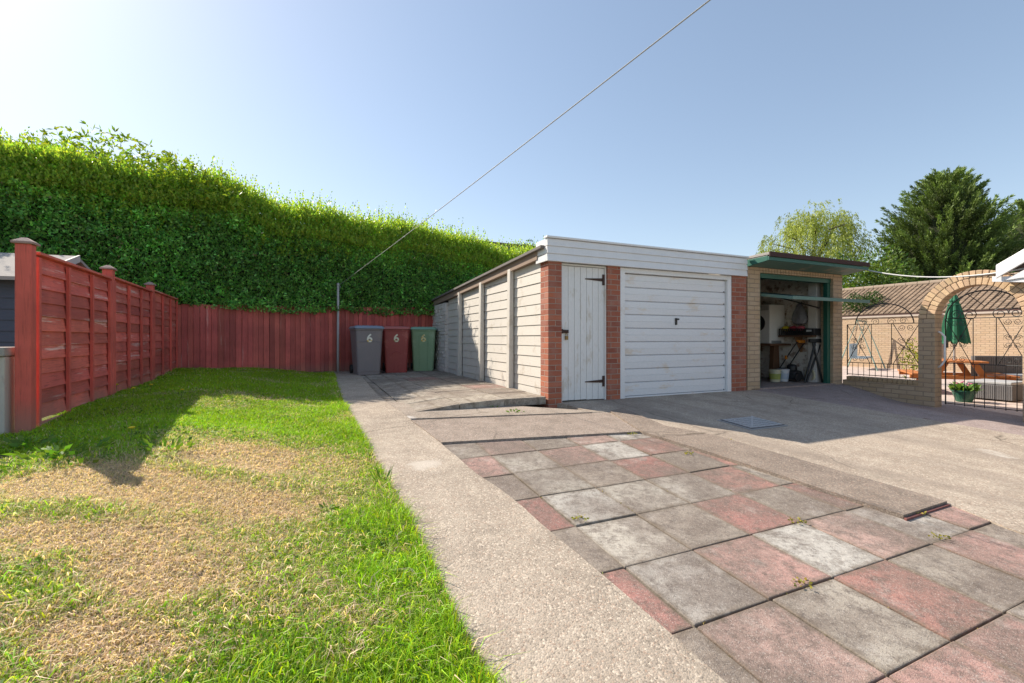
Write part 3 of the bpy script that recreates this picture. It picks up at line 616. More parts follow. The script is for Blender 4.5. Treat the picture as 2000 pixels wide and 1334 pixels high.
def scroll(m, c, r, sgn=1, flip=1, r_=.004):
    pts = []
    for k in range(18):
        a = k/17*2.2*2*math.pi*.72; rr = r*(1-.75*k/17); pts.append((.0, c[0]+sgn*rr*math.cos(a)*1, c[1]+flip*rr*math.sin(a)))
    m.tube(pts, r_, 5)
def ironwork(m, ya, yb, zbot, zmid, ztop, nb):
    y0_, y1_ = min(ya,yb), max(ya,yb); wd = y1_-y0_
    for k in range(nb+1):
        y = y0_+wd*k/nb; m.tube([(0,y,zbot),(0,y,zmid)],   .0052 if k not in (0,nb) else .010, 6)
    for z in (zbot+.02, zmid, ztop): m.tube([(0,y0_,z),(0,y1_,z)],.007,6)
    for y in (y0_, y1_): m.tube([(0,y,zmid),(0,y,ztop)],.010,6)
    for fr in (.36,.64):  m.tube([(0,y0_+wd*fr,zmid),(0,y0_+wd*fr,ztop)],.006,6)
    for (fa_, fb_) in ((0,.34),(.66,1.)):
        a, b = y0_+wd*fa_, y0_+wd*fb_; c = (a+b)/2; h = (ztop-zmid)
        m.tube([(0,a,zmid),(0,c,zmid+h*.5),(0,a,ztop)],.0055,6); m.tube([(0,b,zmid),(0,c,zmid+h*.5),(0,b,ztop)],.0055,6)
        for zc in (.1,.42,.58,.9):
            for s_ in (-1,1): scroll(m, (c+s_*wd*.055, zmid+h*zc), wd*.05, s_, 1 if zc in (.1,.58) else -1)
rl = empty('iron_railing', A(6.44,0,0), ANG, 'black wrought iron railing with scrolls and hoop standing on the low brick wall', 'railing')
m = MB(); ironwork(m, -1.15,-.03,.18,.42,1.13,12)
m.build('bars', M['iron'], rl)
m = MB(); m.tube([(0,-.62+.45*math.cos(a),1.13+.36*math.sin(a)) for a in np.linspace(0,math.pi,28)],.009,6)
for s_ in (-1,1): scroll(m, (-.62+s_*.12,1.17),.07,s_,1); scroll(m,(-.62+s_*.30,1.18),.06,s_,1)
m.build('hoop', M['iron'], rl)
gt = empty('iron_gate', A(6.56,0,0), ANG, 'black wrought iron gate with arched top and scrolls closing the archway', 'gate')
m = MB(); ironwork(m, -2.375,-1.44,-.20,.47,1.19,8); m.build('bars', M['iron'], gt)
m = MB(); yc = -1.9075; m.tube([(0,yc+.46*math.cos(a),1.19+.42*math.sin(a)) for a in np.linspace(0,math.pi,32)],.010,6)
m.tube([(0,yc-.2,1.19+.38),(0,yc,1.19+.18),(0,yc+.2,1.19+.38)],.006,6)
for s_ in (-1,1): scroll(m,(yc+s_*.17,1.24),.10,s_,1,.006); scroll(m,(yc+s_*.34,1.25),.08,-s_,1,.006)
m.build('arched_top', M['iron'], gt)
m = MB(); m.box(-.03,.01,-1.475,-1.44,.72,.84); m.build('lock', M['black'], gt, bevel=.004)
t = empty('door_handle_bar', A(6.34+.10,-1.405,.40), ANG, 'white cranked handrail fixed to the inner side of the arch pier', 'handrail')
m = MB(); m.tube([(0,.01,.58),(0,-.03,.56),(0,-.075,.50),(0,-.075,.12),(0,-.04,.05),(0,.01,.0)],.015,8); m.build('rail', M['white_paint'], t, smooth=True)
# ================================================================== HOUSE ON THE RIGHT (only its eaves show)
hs = empty('bungalow', A(6.52,-2.47,0), ANG, 'bungalow with white boxed eaves and gable board beside the archway', 'house')
m = MB(); m.box(0,6,-6,0,-.6,1.75); m.build('wall', M['buff_brick'], hs)
def rake(y): return 1.98+(-y)*.72
m = MB(); m.prism([(.20,1.80),(.20,rake(-.20+.35)),(-2.2,rake(-2.2)),(-2.2,rake(-2.2)-.2),(-.10,1.86)],0,-.36,-.33) if False else m.prism([(.30,1.74),(.30,1.93),(-2.5,1.93+2.8*.66),(-2.5,1.74+2.8*.66)],0,-.36,-.325)
m.build('gable_board', M['upvc'], hs, bevel=.004)
m = MB(); m.prism([(.24,1.70),(.06,1.72),(-.7,1.72),(-.7,2.25),(-.3,2.03)],0,-.32,-.02); m.build('boxed_eaves', M['upvc'], hs, bevel=.004)
m = MB(); m.prism([(.29,1.88),(-2.5,1.88+2.8*.66),(-2.5,1.915+2.8*.66),(.29,1.915)],0,-.32,6.3); m.build('roof', M['felt'], hs)
m = MB(); m.prism([(.36,1.70),(.36,1.78),(-1.2,1.60),(-1.2,1.50)],0,-.30,-.28); m.build('trim_board', M['upvc'], hs, bevel=.003)
# cable from open garage roof to bungalow
def sagline(a, b, sag, n=24):
    a, b = Vector(a), Vector(b); return [a.lerp(b, t)-Vector((0,0,sag*4*t*(1-t))) for t in np.linspace(0,1,n)]
m = MB(); m.tube(sagline(A(6.43,-.35,2.13), A(6.30,-2.42,1.86), .13),.011,6); o = m.build('cable', plain('white_cable',(.75,.75,.75),.5)); tag(o, 'white cable sagging from the open garage roof to the bungalow eaves', 'cable')
# ================================================================== LEFT FENCE
def seg_frame(p, q): d = np.array(q)-np.array(p); return math.atan2(d[1], d[0]), float(np.linalg.norm(d))
fl = empty('panel_fence', (fa[0], fa[1], CAMZ-.71), math.atan2(fd[1], fd[0]), 'red stained fence of three lapped panels between capped posts along the lawn', 'fence')
PW = 1.83
for k in range(3):
    xa, xb = k*PW+.055, (k+1)*PW-.055; zt = (1.355,1.375,1.395)[k]; pn = empty('fence_panel', (0,0,0)); pn.parent = fl
    m = MB(); z = .06; nb = 11; bh = (zt-.06)/nb
    for b in range(nb):
        f = random.uniform(.68,1.2); m.col = (f,f*random.uniform(.9,1.05),f); w1 = random.uniform(-.009,.009); w2 = random.uniform(-.006,.006)
        za = .06+b*bh
        m.hexa([(xa,-.024+w2,za+w1),(xb,-.024+w1,za+w2),(xb,-.008,za+w2),(xa,-.008,za+w1),(xa,-.006,za+bh+.02),(xb,-.006,za+bh+.02),(xb,.004,za+bh+.02),(xa,.004,za+bh+.02)])
    m.build('lap_boards', M['fence_h'], pn, bevel=.003)
    for xx in (xa+.02, xa+(xb-xa)*.345, xa+(xb-xa)*.68, xb-.02):
        m = MB(); m.box(xx-.02,xx+.02,-.05,-.0235,.03,zt+.0); m.build('batten', M['post_red'], pn, bevel=.003)
    m = MB(); m.box(xa,xb,-.055,.03,zt+.022,zt+.045); m.build('top_rail', M['fence_h'], pn, bevel=.004)
    m = MB(); m.box(xa,xb,-.05,-.024,-.02,.03); m.build('bottom_rail', M['fence_h'], pn, bevel=.004)
for k, hh in enumerate((1.435,1.49,1.50)):
    xx = k*PW; ps = 0
    xx -= .045 if k == 0 else 0; m = MB(); m.box(xx-.046,xx+.046,-.052,.04,-.25,hh); po = m.build('post', M['post_red'], fl, bevel=.006)
    m = MB(); m.box(xx-.064,xx+.064,-.070,.058,hh,hh+.018); a=.075; m.hexa([(xx-.06,-.066,hh+.018),(xx+.06,-.066,hh+.018),(xx+.06,.054,hh+.018),(xx-.06,.054,hh+.018),(xx-.02,-.02,hh+.05),(xx+.02,-.02,hh+.05),(xx+.02,.01,hh+.05),(xx-.02,.01,hh+.05)]); m.build('post_cap', mottled('weathered_cap',(.42,.3,.27),(.3,.17,.15),8,.8,.3,60), po, bevel=.003)
# ================================================================== BACK FENCE
fb0 = fa+fd*(3*PW); fb1 = np.array((-1.93, 11.43)); ha, HL = seg_frame(fb0, fb1); hd = (fb1-fb0)/HL; hn = np.array((-hd[1], hd[0]))
bf = empty('board_fence', (fb0[0], fb0[1], CAMZ-.76), ha, 'tall red stained fence of upright boards under the hedge behind the bins', 'fence')
m = MB(); x = .0
while x < HL-.01:
    wd = random.uniform(.085,.105); f = random.uniform(.72,1.25); m.col = (f,f*random.uniform(.9,1.05),f); d = random.uniform(-.004,.004); zt = 1.39+.12*x/HL+random.uniform(-.012,.012); xb = min(x+wd, HL)
    tl = random.uniform(-.004,.004)
    m.hexa([(x+.002,-.02+d,.03+random.uniform(-.01,.01)),(xb-.001,-.012+d,.03),(xb-.001,.0,.03),(x+.002,.0,.03),(x+.002+tl,-.02+d,zt),(xb-.001+tl,-.012+d,zt),(xb-.001+tl,.0,zt),(x+.002+tl,0,zt)]); x = xb
m.build('boards', M['fence_v'], bf, bevel=.002)
for zz in (.25,1.2):
    m = MB(); m.box(0,HL,.002,.07,zz-.04,zz+.04); m.build('rail', M['fence_v'], bf)
m = MB(); m.box(0,HL,-.012,.012,-.12,.026); m.build('gravel_board', mottled('weathered_gravel_board',(.28,.16,.13),(.4,.3,.26),4,.9,.3,50), bf)
# ================================================================== HEDGE
HDG = leaf_mat('hedge_leaf', .55, .36, (1.3,1.35,.5))
def hedge_top(s): return np.interp(s, [-8,-2.3,-.3,1.0,1.8,3.6,6.3,8,14], [3.22,3.18,3.06,2.98,2.80,2.74,2.54,2.44,2.3])+.10*np.sin(s*2.3)*np.sin(s*.9+1)
def hpt(s, d, z): return np.stack([fb0[0]+hd[0]*s+hn[0]*d, fb0[1]+hd[1]*s+hn[1]*d, CAMZ+z], -1)
hedge = empty('hedge', (float(fb0[0]+hd[0]*2+hn[0]*.7), float(fb0[1]+hd[1]*2+hn[1]*.7), CAMZ-1.2), 0, 'tall clipped green hedge with bright new shoots behind the red fences', 'hedge')
def put(o, par):
    o.parent = par; o.matrix_parent_inverse = Matrix.Translation(par.location).inverted() if par.rotation_euler.z == 0 else (Matrix.Translation(par.location) @ Matrix.Rotation(par.rotation_euler.z,4,'Z')).inverted(); return o
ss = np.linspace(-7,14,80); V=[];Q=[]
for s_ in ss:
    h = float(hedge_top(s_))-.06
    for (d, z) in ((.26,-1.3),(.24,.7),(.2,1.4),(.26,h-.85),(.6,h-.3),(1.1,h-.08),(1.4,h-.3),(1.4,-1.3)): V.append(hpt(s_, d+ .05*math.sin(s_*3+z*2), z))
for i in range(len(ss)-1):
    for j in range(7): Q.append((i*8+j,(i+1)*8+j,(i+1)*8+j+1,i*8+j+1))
V=np.array(V); core = raw('dark_core', V, [np.array(Q)], np.ones((len(V),3)), mottled('hedge_inside',(.04,.06,.02),(.05,.055,.025),20,1,.5,60)); put(core, hedge)  # solid dark core added so nothing shows through the leaves
parts = []
def greens(n, base, var=.25, yel=0.):
    f = 1+RNG.normal(size=(n,1))*var; c = np.array(base)[None]*np.clip(f,.4,1.8); c[:,0] *= 1+RNG.normal(size=n)*.15+yel; return np.clip(c,.004,.9)
def face_leaves(n):
    s = RNG.uniform(-6.5,8.5,n); hi = hedge_top(s)-.05; lo = .48+.16*fnoise(s, s*0, 1.3)
    z = lo+(hi-lo)*RNG.random(n)
    bulge = .18*(fnoise(s, z, 1.6)-.5)+.26*(fnoise(s+40, z, 4.5)-.5)+.10*(fnoise(s+9, z+4, 10)-.5)
    inset = np.clip((z-hi+.8)/.8,0,1)**2*.38
    d = .02+bulge+inset+RNG.exponential(.06,n)-.05 - .10*np.clip((.9-z)/.4,0,1)
    P = hpt(s, d, z)
    out = np.stack([-hn[0]+0*s, -hn[1]+0*s, 0*s], -1)
    D = unit(out*.75+RNG.normal(size=(n,3))*.65+np.array((0,0,.25)))
    big = fnoise(s+7, z+3, .9)
    C = greens(n, (.22,.42,.135), .42); C *= (.6+.8*big)[:,None]; hot = RNG.random(n) < .14; C[hot] *= 1.8; up_ = np.clip((z-hi+.9)/.9,0,1)[:,None]; C = C*(1-up_)+up_*C*np.array((1.7,1.35,.6)); dead = RNG.random(n) < .012; C[dead] = (.42,.33,.2)  # upper leaves brighter and yellower: new growth plus sunlit band in their colour
    return leaves(P, D, RNG.uniform(.05,.085,n), RNG.uniform(.03,.048,n), C)
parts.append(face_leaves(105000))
def sprigs(n, srange, dr, zoff, hr, base, k=9, lean=.25):
    s = RNG.uniform(*srange, n); d = RNG.uniform(*dr, n); h = RNG.uniform(*hr, n)*(0.6+.8*fnoise(s*1.0, d*2, 1.5))
    top = hedge_top(s)+zoff+.10*(fnoise(s, d, 1.2)-.5)
    edge = np.clip((.35-d)/.35,0,1)**2*.25
    P = hpt(s, d, top-.1-edge); ax = unit(np.stack([RNG.normal(size=n)*lean, RNG.normal(size=n)*lean, np.ones(n)], -1)+np.array((-hn[0],-hn[1],0))*np.clip((.3-d),0,1)[:,None]*1.2)
    out = []
    for i in range(k):
        t = (i+.5)/k; p = P+ax*(h*t)[:,None]; a = RNG.uniform(0,6.28,n); side = np.stack([np.cos(a),np.sin(a),0*a],-1)
        D = unit(side*(.9-.5*t)+ax*(.55+.6*t)); out.append(leaves(p, D, RNG.uniform(.05,.08,n)*(1.1-.35*t), RNG.uniform(.028,.042,n), greens(n, base, .2)))
    return out
parts += sprigs(6000, (-6.5,9.5), (.02,1.1), .02, (.12,.30), (.34,.46,.075), 7)
parts += sprigs(1500, (-6.5,9.5), (.1,1.1), .05, (.25,.42), (.34,.46,.075), 7)
parts += sprigs(3600, (-6.5,9.5), (-.04,.2), -.28, (.12,.25), (.34,.46,.075), 7)
parts += sprigs(5200, (-6.5,9.5), (.0,.3), -RNG.random(5200)**1.5*.9, (.14,.3), (.33,.46,.08), 7, .35)  # bright face sprigs carry the sunlit top band further down by colour
parts += sprigs(350, (-6.5,9.5), (.1,1.0), .08, (.35,.6), (.32,.44,.07), 9, .2)
v_, q_, c_ = merge(parts); put(raw('foliage', v_, q_, c_, HDG), hedge)
# ================================================================== GRASS
def in_lawn(n, xr, yr):
    x = RNG.uniform(*xr, n); y = RNG.uniform(*yr, n)
    yy = [p[1] for p in PL[::-1]]; xx = [p[0] for p in PL[::-1]]
    rx = np.interp(y, yy, xx)+.05*(fnoise(y*3, y*0, 1.)-.75)
    lx = fa[0]+(y-fa[1])*fd[0]/fd[1]
    back_y = fb0[1]+(x-fb0[0])*hd[1]/hd[0]
    ok = (x < rx) & (x > lx-np.where(y < fa[1]-.15, 1.1, 0.)) & (y < back_y-.02)
    # only what the camera could see from here or a step aside
    ok &= (x > -1.35*y-1.0)
    return x[ok], y[ok], (rx-x)[ok]
e_dry = [hit(300,960,lawn_z), hit(150,1060,lawn_z), hit(480,900,lawn_z), hit(60,1230,lawn_z), hit(330,1110,lawn_z)]
def dryness(x, y):
    d = np.zeros_like(x)
    for (cx, cy_), (rx, ry, aa) in zip(e_dry, ((.95,.55,1.),(.9,.45,1.),(.6,.5,.9),(.7,.25,.75),(.5,.2,.55))):
        q = ((x-cx)/rx)**2+((y-cy_)/ry)**2; d = np.maximum(d, aa*np.exp(-q*1.1))
    n = fnoise(x, y, 1.6); n2 = fnoise(x+31, y+11, 5.)
    return np.clip(d*1.12+(n-.5)*1.0+(n2-.5)*.6, 0, 1)
def blades(x, y, edge, hmin, hmax, wd, bend=1., long_edge=True):
    n = len(x); dry = dryness(x, y); z = lawn_z(x, y)
    h = RNG.uniform(hmin, hmax, n)*(1-.5*dry)*(.7+.6*fnoise(x, y, 3.)); 
    if long_edge: h *= 1+.7*np.exp(-(edge/.16)**2)
    a = RNG.uniform(0, 6.28, n); lean = RNG.uniform(.2, 1.0, n)*bend+dry*.6
    dx, dy = np.cos(a), np.sin(a); b = RNG.uniform(0,6.28,n); wx, wy = np.cos(b)*wd/2, np.sin(b)*wd/2
    base = np.stack([x,y,z-.004],-1); w = np.stack([wx,wy,0*wx],-1)*RNG.uniform(.7,1.4,n)[:,None]
    dirv = np.stack([dx,dy,0*dx],-1)
    mid = base+dirv*(h*lean*.35)[:,None]+np.array((0,0,1))*(h*.62)[:,None]
    tip = base+dirv*(h*lean*1.0)[:,None]+np.array((0,0,1))*(h*np.clip(1.02-.38*lean,.3,1.1))[:,None]
    V = np.stack([base-w, base+w, mid+w*.75, mid-w*.75, tip],1).reshape(-1,3); i = np.arange(n)*5
    isdry = RNG.random(n) < np.clip(dry*1.25-.08,0,.93)+.05
    g = greens(n, (.29,.48,.03), .28); g *= (.8+.45*fnoise(x+5,y+5,1.1))[:,None]
    y_ = RNG.random(n) < .25; g[y_] *= np.array((1.35,1.05,.8))
    dr = np.array((.82,.64,.46))[None]*RNG.uniform(.45,1.35,(n,1)); dr[:,1] *= RNG.uniform(.9,1.08,n)
    C = np.where(isdry[:,None], dr, g)
    return V, [np.stack([i,i+1,i+2,i+3],-1), np.stack([i+3,i+2,i+4],-1)], np.repeat(C,5,0)
gp = []
x, y, e = in_lawn(330000, (-3.2,.4), (1.0,3.2)); gp.append(blades(x,y,e,.025,.06,.0034))
x, y, e = in_lawn(20000, (-3.2,.4), (1.0,3.2)); k = dryness(x,y) < .6; gp.append(blades(x[k],y[k],e[k],.06,.10,.005,1.2))
x, y, e = in_lawn(300000, (-5.2,.2), (3.0,5.6)); gp.append(blades(x,y,e,.03,.065,.005))
x, y, e = in_lawn(220000, (-6.4,-1.0), (5.4,10.6)); gp.append(blades(x,y,e,.03,.075,.008))
# clover and low broad leaves among the blades
x, y, e = in_lawn(26000, (-5.0,.4), (1.0,5.5)); k = (dryness(x,y) < .45) & (fnoise(x+3,y+8,2.2) > .5); x, y = x[k], y[k]; n = len(x)
D = unit(np.stack([RNG.normal(size=n),RNG.normal(size=n),RNG.uniform(.05,.6,n)],-1)); gp.append(leaves(np.stack([x,y,lawn_z(x,y)+RNG.uniform(.008,.03,n)],-1), D, RNG.uniform(.015,.03,n), RNG.uniform(.012,.02,n), greens(n,(.14,.25,.03),.2)))
GM = leaf_mat('grass_blade', .40, .55, (1.2,1.25,.5))
v_, q_, c_ = merge(gp); tag(raw('grass', v_, q_, c_, GM), kind='stuff'); bpy.data.objects['grass']['label'] = 'rough green lawn grass with a broad straw coloured dry patch'; bpy.data.objects['grass']['category'] = 'grass'
lo_ = bpy.data.objects['lawn'].data; nv = len(lo_.vertices); co = np.empty(nv*3, np.float32); lo_.vertices.foreach_get('co', co); co = co.reshape(-1,3)
dd = sm(dryness(co[:,0], co[:,1])*1.3-.1)[:,None]; cl_ = np.array((.17,.22,.03))*(1-dd)+np.array((.50,.39,.27))*dd
lo_.color_attributes['col'].data.foreach_set('color', np.concatenate([cl_, np.ones((nv,1))],1).astype(np.float32).ravel())
# weeds
def weed(px, py, n, L, label, hgt=.1, base=(.14,.25,.03), name='weed_clump', zf=lawn_z, up=.5, wide=.45, group=None, spread=.05):
    c = hit(px, py, zf); z = float(zf(*c)); o = empty(name, (c[0],c[1],z), 0, label, 'weed', group)
    a = RNG.uniform(0,6.28,n); r = RNG.random(n)*spread; P = np.stack([r*np.cos(a), r*np.sin(a), RNG.uniform(0,hgt*.5,n)],-1)
    D = unit(np.stack([np.cos(a), np.sin(a), RNG.uniform(up*.3,up*1.8,n)],-1)); l = RNG.uniform(.6,1.2,n)*L
    v,q,cc = leaves(P, D, l, l*wide, greens(n,base,.15), .12)
    f = raw('foliage', v, [q], cc, GM); f.parent = o
    return o
weed(115,905,150,.06,'bright broad leaved weed clump at the left edge of the sunlit lawn',.16, spread=.28)
weed(60,878,70,.07,'dark leafy weed at the foot of the nearest fence post',.12, spread=.2)
weed(330,885,60,.05,'tall yellow green weed where fence shadow meets the dry grass',.2, up=1.0, spread=.16)
weed(745,1060,120,.045,'low leafy dandelion clump on the lawn beside the path',.07, spread=.13)
weed(748,950,26,.15,'tuft of long grass leaning over the path edge',.05, up=2.2, wide=.05, name='grass_tuft')
weed(640,1000,18,.06,'small clover clump in the green lawn near the path',.03)
weed(1008,806,20,.05,'small green weed at the foot of the garage corner pier',.04, zf=drive_z, spread=.12)
weed(965,796,12,.04,'weed growing under the patio step',.03, zf=drive_z)
moss = [(1765,1002),(1830,1052),(1790,1003),(1560,1022),(1420,862),(1650,962),(1345,888),(1133,1015),(1235,850),(1570,1144)]
for k, (px, py) in enumerate(moss):
    o = weed(px, py, 26, .018, 'little yellow moss tuft in a joint of the paving', .015, (.30,.27,.05), 'moss_tuft', drive_z, .4, .7, 'moss tufts in the paving joints', .05)
    o.location.z += .008
nj = 2600; ci = RNG.integers(-4,13,nj); cj = RNG.integers(-8,7,nj); along = RNG.random(nj)*T; hv = RNG.random(nj) < .6
ju = bu+ci*T+np.where(hv, RNG.normal(size=nj)*.004, along); jv = bv+cj*T+np.where(hv, along, RNG.normal(size=nj)*.004); jx, jy = xy_of(ju, jv)
ok_ = (fnoise(jx+3, jy+5, 2.4) > .55) & (jv < -.9) & (jx > np.interp(jy, [p[1] for p in PR[::-1]], [p[0] for p in PR[::-1]])) & (jy > .7) & (ju < 4.2)
jx, jy = jx[ok_], jy[ok_]; nj = len(jx); v_, q_, c_ = leaves(np.stack([jx,jy,drive_z(jx,jy)-.006],-1), unit(np.stack([RNG.normal(size=nj),RNG.normal(size=nj),RNG.uniform(.2,1.2,nj)],-1)), RNG.uniform(.006,.016,nj), RNG.uniform(.004,.009,nj), greens(nj,(.30,.26,.10),.35))
jm = raw('joint_moss', v_, [q_], c_, GM); tag(jm, 'tiny dry moss and sand grains caught in the paving joints', 'moss', kind='stuff')
for k, (px, py) in enumerate(((353,783),(293,772),(258,780),(225,772),(253,870))):
    c = hit(px, py, lawn_z); z = float(lawn_z(*c)); o = empty('dandelion', (c[0],c[1],z), 0, 'small yellow dandelion flower in the shaded grass along the fence', 'flower', 'dandelions by the fence')
    m = MB(); m.tube([(0,0,0),(.01,0,.06),(.012,.004,.12)],.0025,5); m.build('stem', plain('stem_green',(.12,.2,.04),.6), o)
    m = MB(); m.lathe([(.004,0),(.018,.006),(.02,.012),(.008,.016)],10,(.012,.004,.12)); m.build('flower_head', plain('dandelion_yellow',(.85,.65,.02),.7), o)
# ================================================================== BINS
def bin_(px, py, rot, mats, label, style):
    c = hit(px, py, lambda x, y: 0*x+PZ); t = empty('wheelie_bin', (c[0],c[1]+.0,PZ), R(rot), label, 'wheelie bin', 'wheelie bins by the fence')
    body, lid, num = mats; Wb, Wt, Db, Dt, Hh = .235,.28,.26,.33,.93
    def rr(w, d0, d1, z, r=.045, n=5):
        pts = []
        for (cx, cy_, a0) in ((w-r,d1-r,0),(-w+r,d1-r,90),(-w+r,d0+r,180),(w-r,d0+r,270)):
            for k in range(n): a = R(a0+90*k/(n-1)); pts.append((cx+r*math.cos(a), cy_+r*math.sin(a), z))
        return pts
    m = MB(); levels = [(0,.985),(.02,1.0),(.45,1.0),(.90,1.0),(Hh,1.0)]; rings = []
    for z, s_ in levels:
        f = z/Hh; w_ = (Wb+(Wt-Wb)*f)*s_; d_ = .50+.10*f; rings.append(rr(w_, -.0-.04*f, d_, z))
    rim = [rr(Wt+.012,-.055,.61,Hh), rr(Wt+.012,-.055,.61,Hh+.035)]
    rings += rim; k0 = len(m.v); n = len(rings[0])
    for r_ in rings: m.v += r_
    for i in range(len(rings)-1):
        for j in range(n): j2 = (j+1)%n; m.face((k0+i*n+j,k0+i*n+j2,k0+(i+1)*n+j2,k0+(i+1)*n+j))
    m.face(range(k0+n-1,k0-1,-1)); m.face(range(k0+(len(rings)-1)*n,k0+len(rings)*n))
    fy = lambda z: -.04*z/Hh
    if style == 'green':
        for s_ in (-1,1): m.hexa([(s_*.085-.006,fy(.03)-.012,.03),(s_*.085+.006,fy(.03)-.012,.03),(s_*.085+.006,.02,.03),(s_*.085-.006,.02,.03),(s_*.105-.006,fy(.82)-.012,.82),(s_*.105+.006,fy(.82)-.012,.82),(s_*.105+.006,.02,.82),(s_*.105-.006,.02,.82)])
        m.tube([(.105*math.cos(a),fy(.82)-.004,.80+.06*math.sin(a)) for a in np.linspace(0,math.pi,10)],.007,6)
    if style == 'red':
        m.tube([(.085*math.cos(a),fy(.45)-.002,.40+.06*math.sin(a)) for a in np.linspace(0,math.pi,12)],.011,6)
        for s_ in (-1,1): m.box(s_*.05-.008,s_*.05+.008,-.012,.02,.03,.3)
    if style == 'grey':
        m.box(-.25,.25,fy(.7)-.008,.02,.69,.70); m.box(-.238,.238,fy(.1)-.008,.02,.07,.085)
    m.build('body', body, t, bevel=.006)
    m = MB(); lr = [rr(Wt+.03,-.085,.62,Hh+.036,.05), rr(Wt+.03,-.085,.62,Hh+.062,.05), rr(Wt+.0,-.05,.60,Hh+.095,.06), rr(Wt-.06,.03,.56,Hh+.105,.06)]; n = len(lr[0])
    for r_ in lr: m.v += r_
    for i in range(3):
        for j in range(n): j2=(j+1)%n; m.face((i*n+j,i*n+j2,(i+1)*n+j2,(i+1)*n+j))
    m.face(range(n-1,-1,-1)); m.face(range(3*n,4*n))
    for k in range(5 if style != 'red' else 0): m.box(-.2+k*.09,-.17+k*.09,.08,.5,Hh+.1,Hh+.112)
    m.build('lid', lid, t, bevel=.008)
    m = MB(); m.tube([(-.2,.64,Hh+.04),(.2,.64,Hh+.04)],.014,8); m.box(-.2,-.17,.6,.645,Hh,Hh+.05); m.box(.17,.2,.6,.645,Hh,Hh+.05); m.build('handle', lid, t)
    for s_ in (-1,1):
        m = MB(); m.disc((s_*.265,.52,.1),(1,0,0),.1,.05,20); m.build('wheel', M['black'], t, bevel=.01)
    cu = bpy.data.curves.new('digit','FONT'); cu.body = '6'; cu.size = .24; cu.align_x = 'CENTER'; cu.extrude = .002; cu.offset = .006
    tmp = bpy.data.objects.new('digit', cu); COL.objects.link(tmp); bpy.context.view_layer.update()
    me = bpy.data.meshes.new_from_object(tmp.evaluated_get(bpy.context.evaluated_depsgraph_get())); bpy.data.objects.remove(tmp); me.materials.clear(); me.materials.append(num)
    d = bpy.data.objects.new('number_sticker', me); COL.objects.link(d); d.parent = t; d.location = (0,fy(.69)-.0075,.69); d.rotation_euler = (R(90+2.46),0,0)
def numm(name, b, dots):
    tt = NT(name); o = tt.coord('Object'); sp = tt.ramp(tt.noise(tt.mapping(o,(1,1,1)), 26, 1), [(.5,(0,0,0)),(.54,(1,1,1))]); lo = tt.new('ShaderNodeSeparateXYZ'); tt.link(o, lo.inputs[0])
    return tt.done(tt.mix(tt.math('MULTIPLY', sp, tt.math('LESS_THAN', lo.outputs[1], .07 if dots != 2 else .2)), b, (.7,.45,.03) if dots != 1 else (.45,.4,.15)), .4)
bin_(721,732,30,(mottled('dark_grey_plastic',(.27,.24,.245),(.19,.175,.19),4,.5,.1,40,spots=(.27,.22,.20),spot_scale=3), mottled('slate_blue_lid',(.25,.30,.38),(.19,.23,.31),5,.4), numm('white_number',(.78,.78,.7),0)),'dark grey wheelie bin with slate lid, leftmost of three bins, white 6 on front','grey')
bin_(774,728,16,(mottled('maroon_plastic',(.42,.075,.065),(.30,.045,.042),4,.5,.1,40,spots=(.48,.15,.12),spot_scale=3), mottled('faded_red_lid',(.50,.15,.13),(.42,.11,.10),5,.5), numm('cream_number',(.75,.72,.55),1)),'dark red wheelie bin between the grey and green bins','red')
bin_(827,724.5,13,(mottled('pale_green_plastic',(.30,.46,.27),(.23,.38,.21),4,.5,.1,40,spots=(.38,.5,.33),spot_scale=3), mottled('green_lid',(.25,.46,.34),(.19,.38,.28),5,.4), numm('yellow_number',(.75,.7,.4),2)),'pale green wheelie bin beside the whitewashed end wall','green')
# pole and washing line
c = hit(660,727, lambda x,y: 0*x+CAMZ-.755); t = empty('washing_line_post', (c[0],c[1],CAMZ-.755), 0, 'thin grey metal washing line post standing before the red board fence', 'post')
m = MB(); m.tube([(0,0,-.1),(0,0,.4),(.004,0,1.92)],[.027,.026,.024],12); m.build('pole', mottled('grey_painted_steel',(.48,.45,.43),(.36,.33,.32),6,.6,.2,70,spots=(.3,.2,.16),spot_scale=5), t, smooth=True)
m = MB(); m.lathe([(.03,1.90),(.03,1.95),(.015,1.965)],12,(.004,0,0)); m.tube([(.02,-.01,1.90),(.06,-.02,1.89),(.06,-.02,1.86)],.006,6); m.build('cap', M['galv'], t)
q = Vector((1.03,2.51,CAMZ+1.862)); p = Vector((c[0]+.01,c[1]-.02,CAMZ-.755+1.90)); far = p+(q-p)*1.55
m = MB(); m.tube(sagline(p, far, .05, 40),.0042,6); o = m.build('washing_line', plain('pale_line',(.42,.42,.43),.6)); tag(o,'pale washing line running from the grey post up across the sky','washing line')
# chipped planter behind pole
c2 = hit(655,724, lambda x,y: 0*x+CAMZ-.76); c2 = c2*.985
t = empty('plant_pot', (c2[0],c2[1],CAMZ-.765), 0, 'old dark red plant pot half hidden behind the washing line post', 'pot')
m = MB(); m.lathe([(.10,0),(.14,.24),(.155,.245),(.155,.285),(.14,.285),(.13,.25),(.1,.03)],20); m.build('pot', mottled('maroon_clay',(.12,.045,.04),(.2,.11,.1),6,.8,.3,40), t)
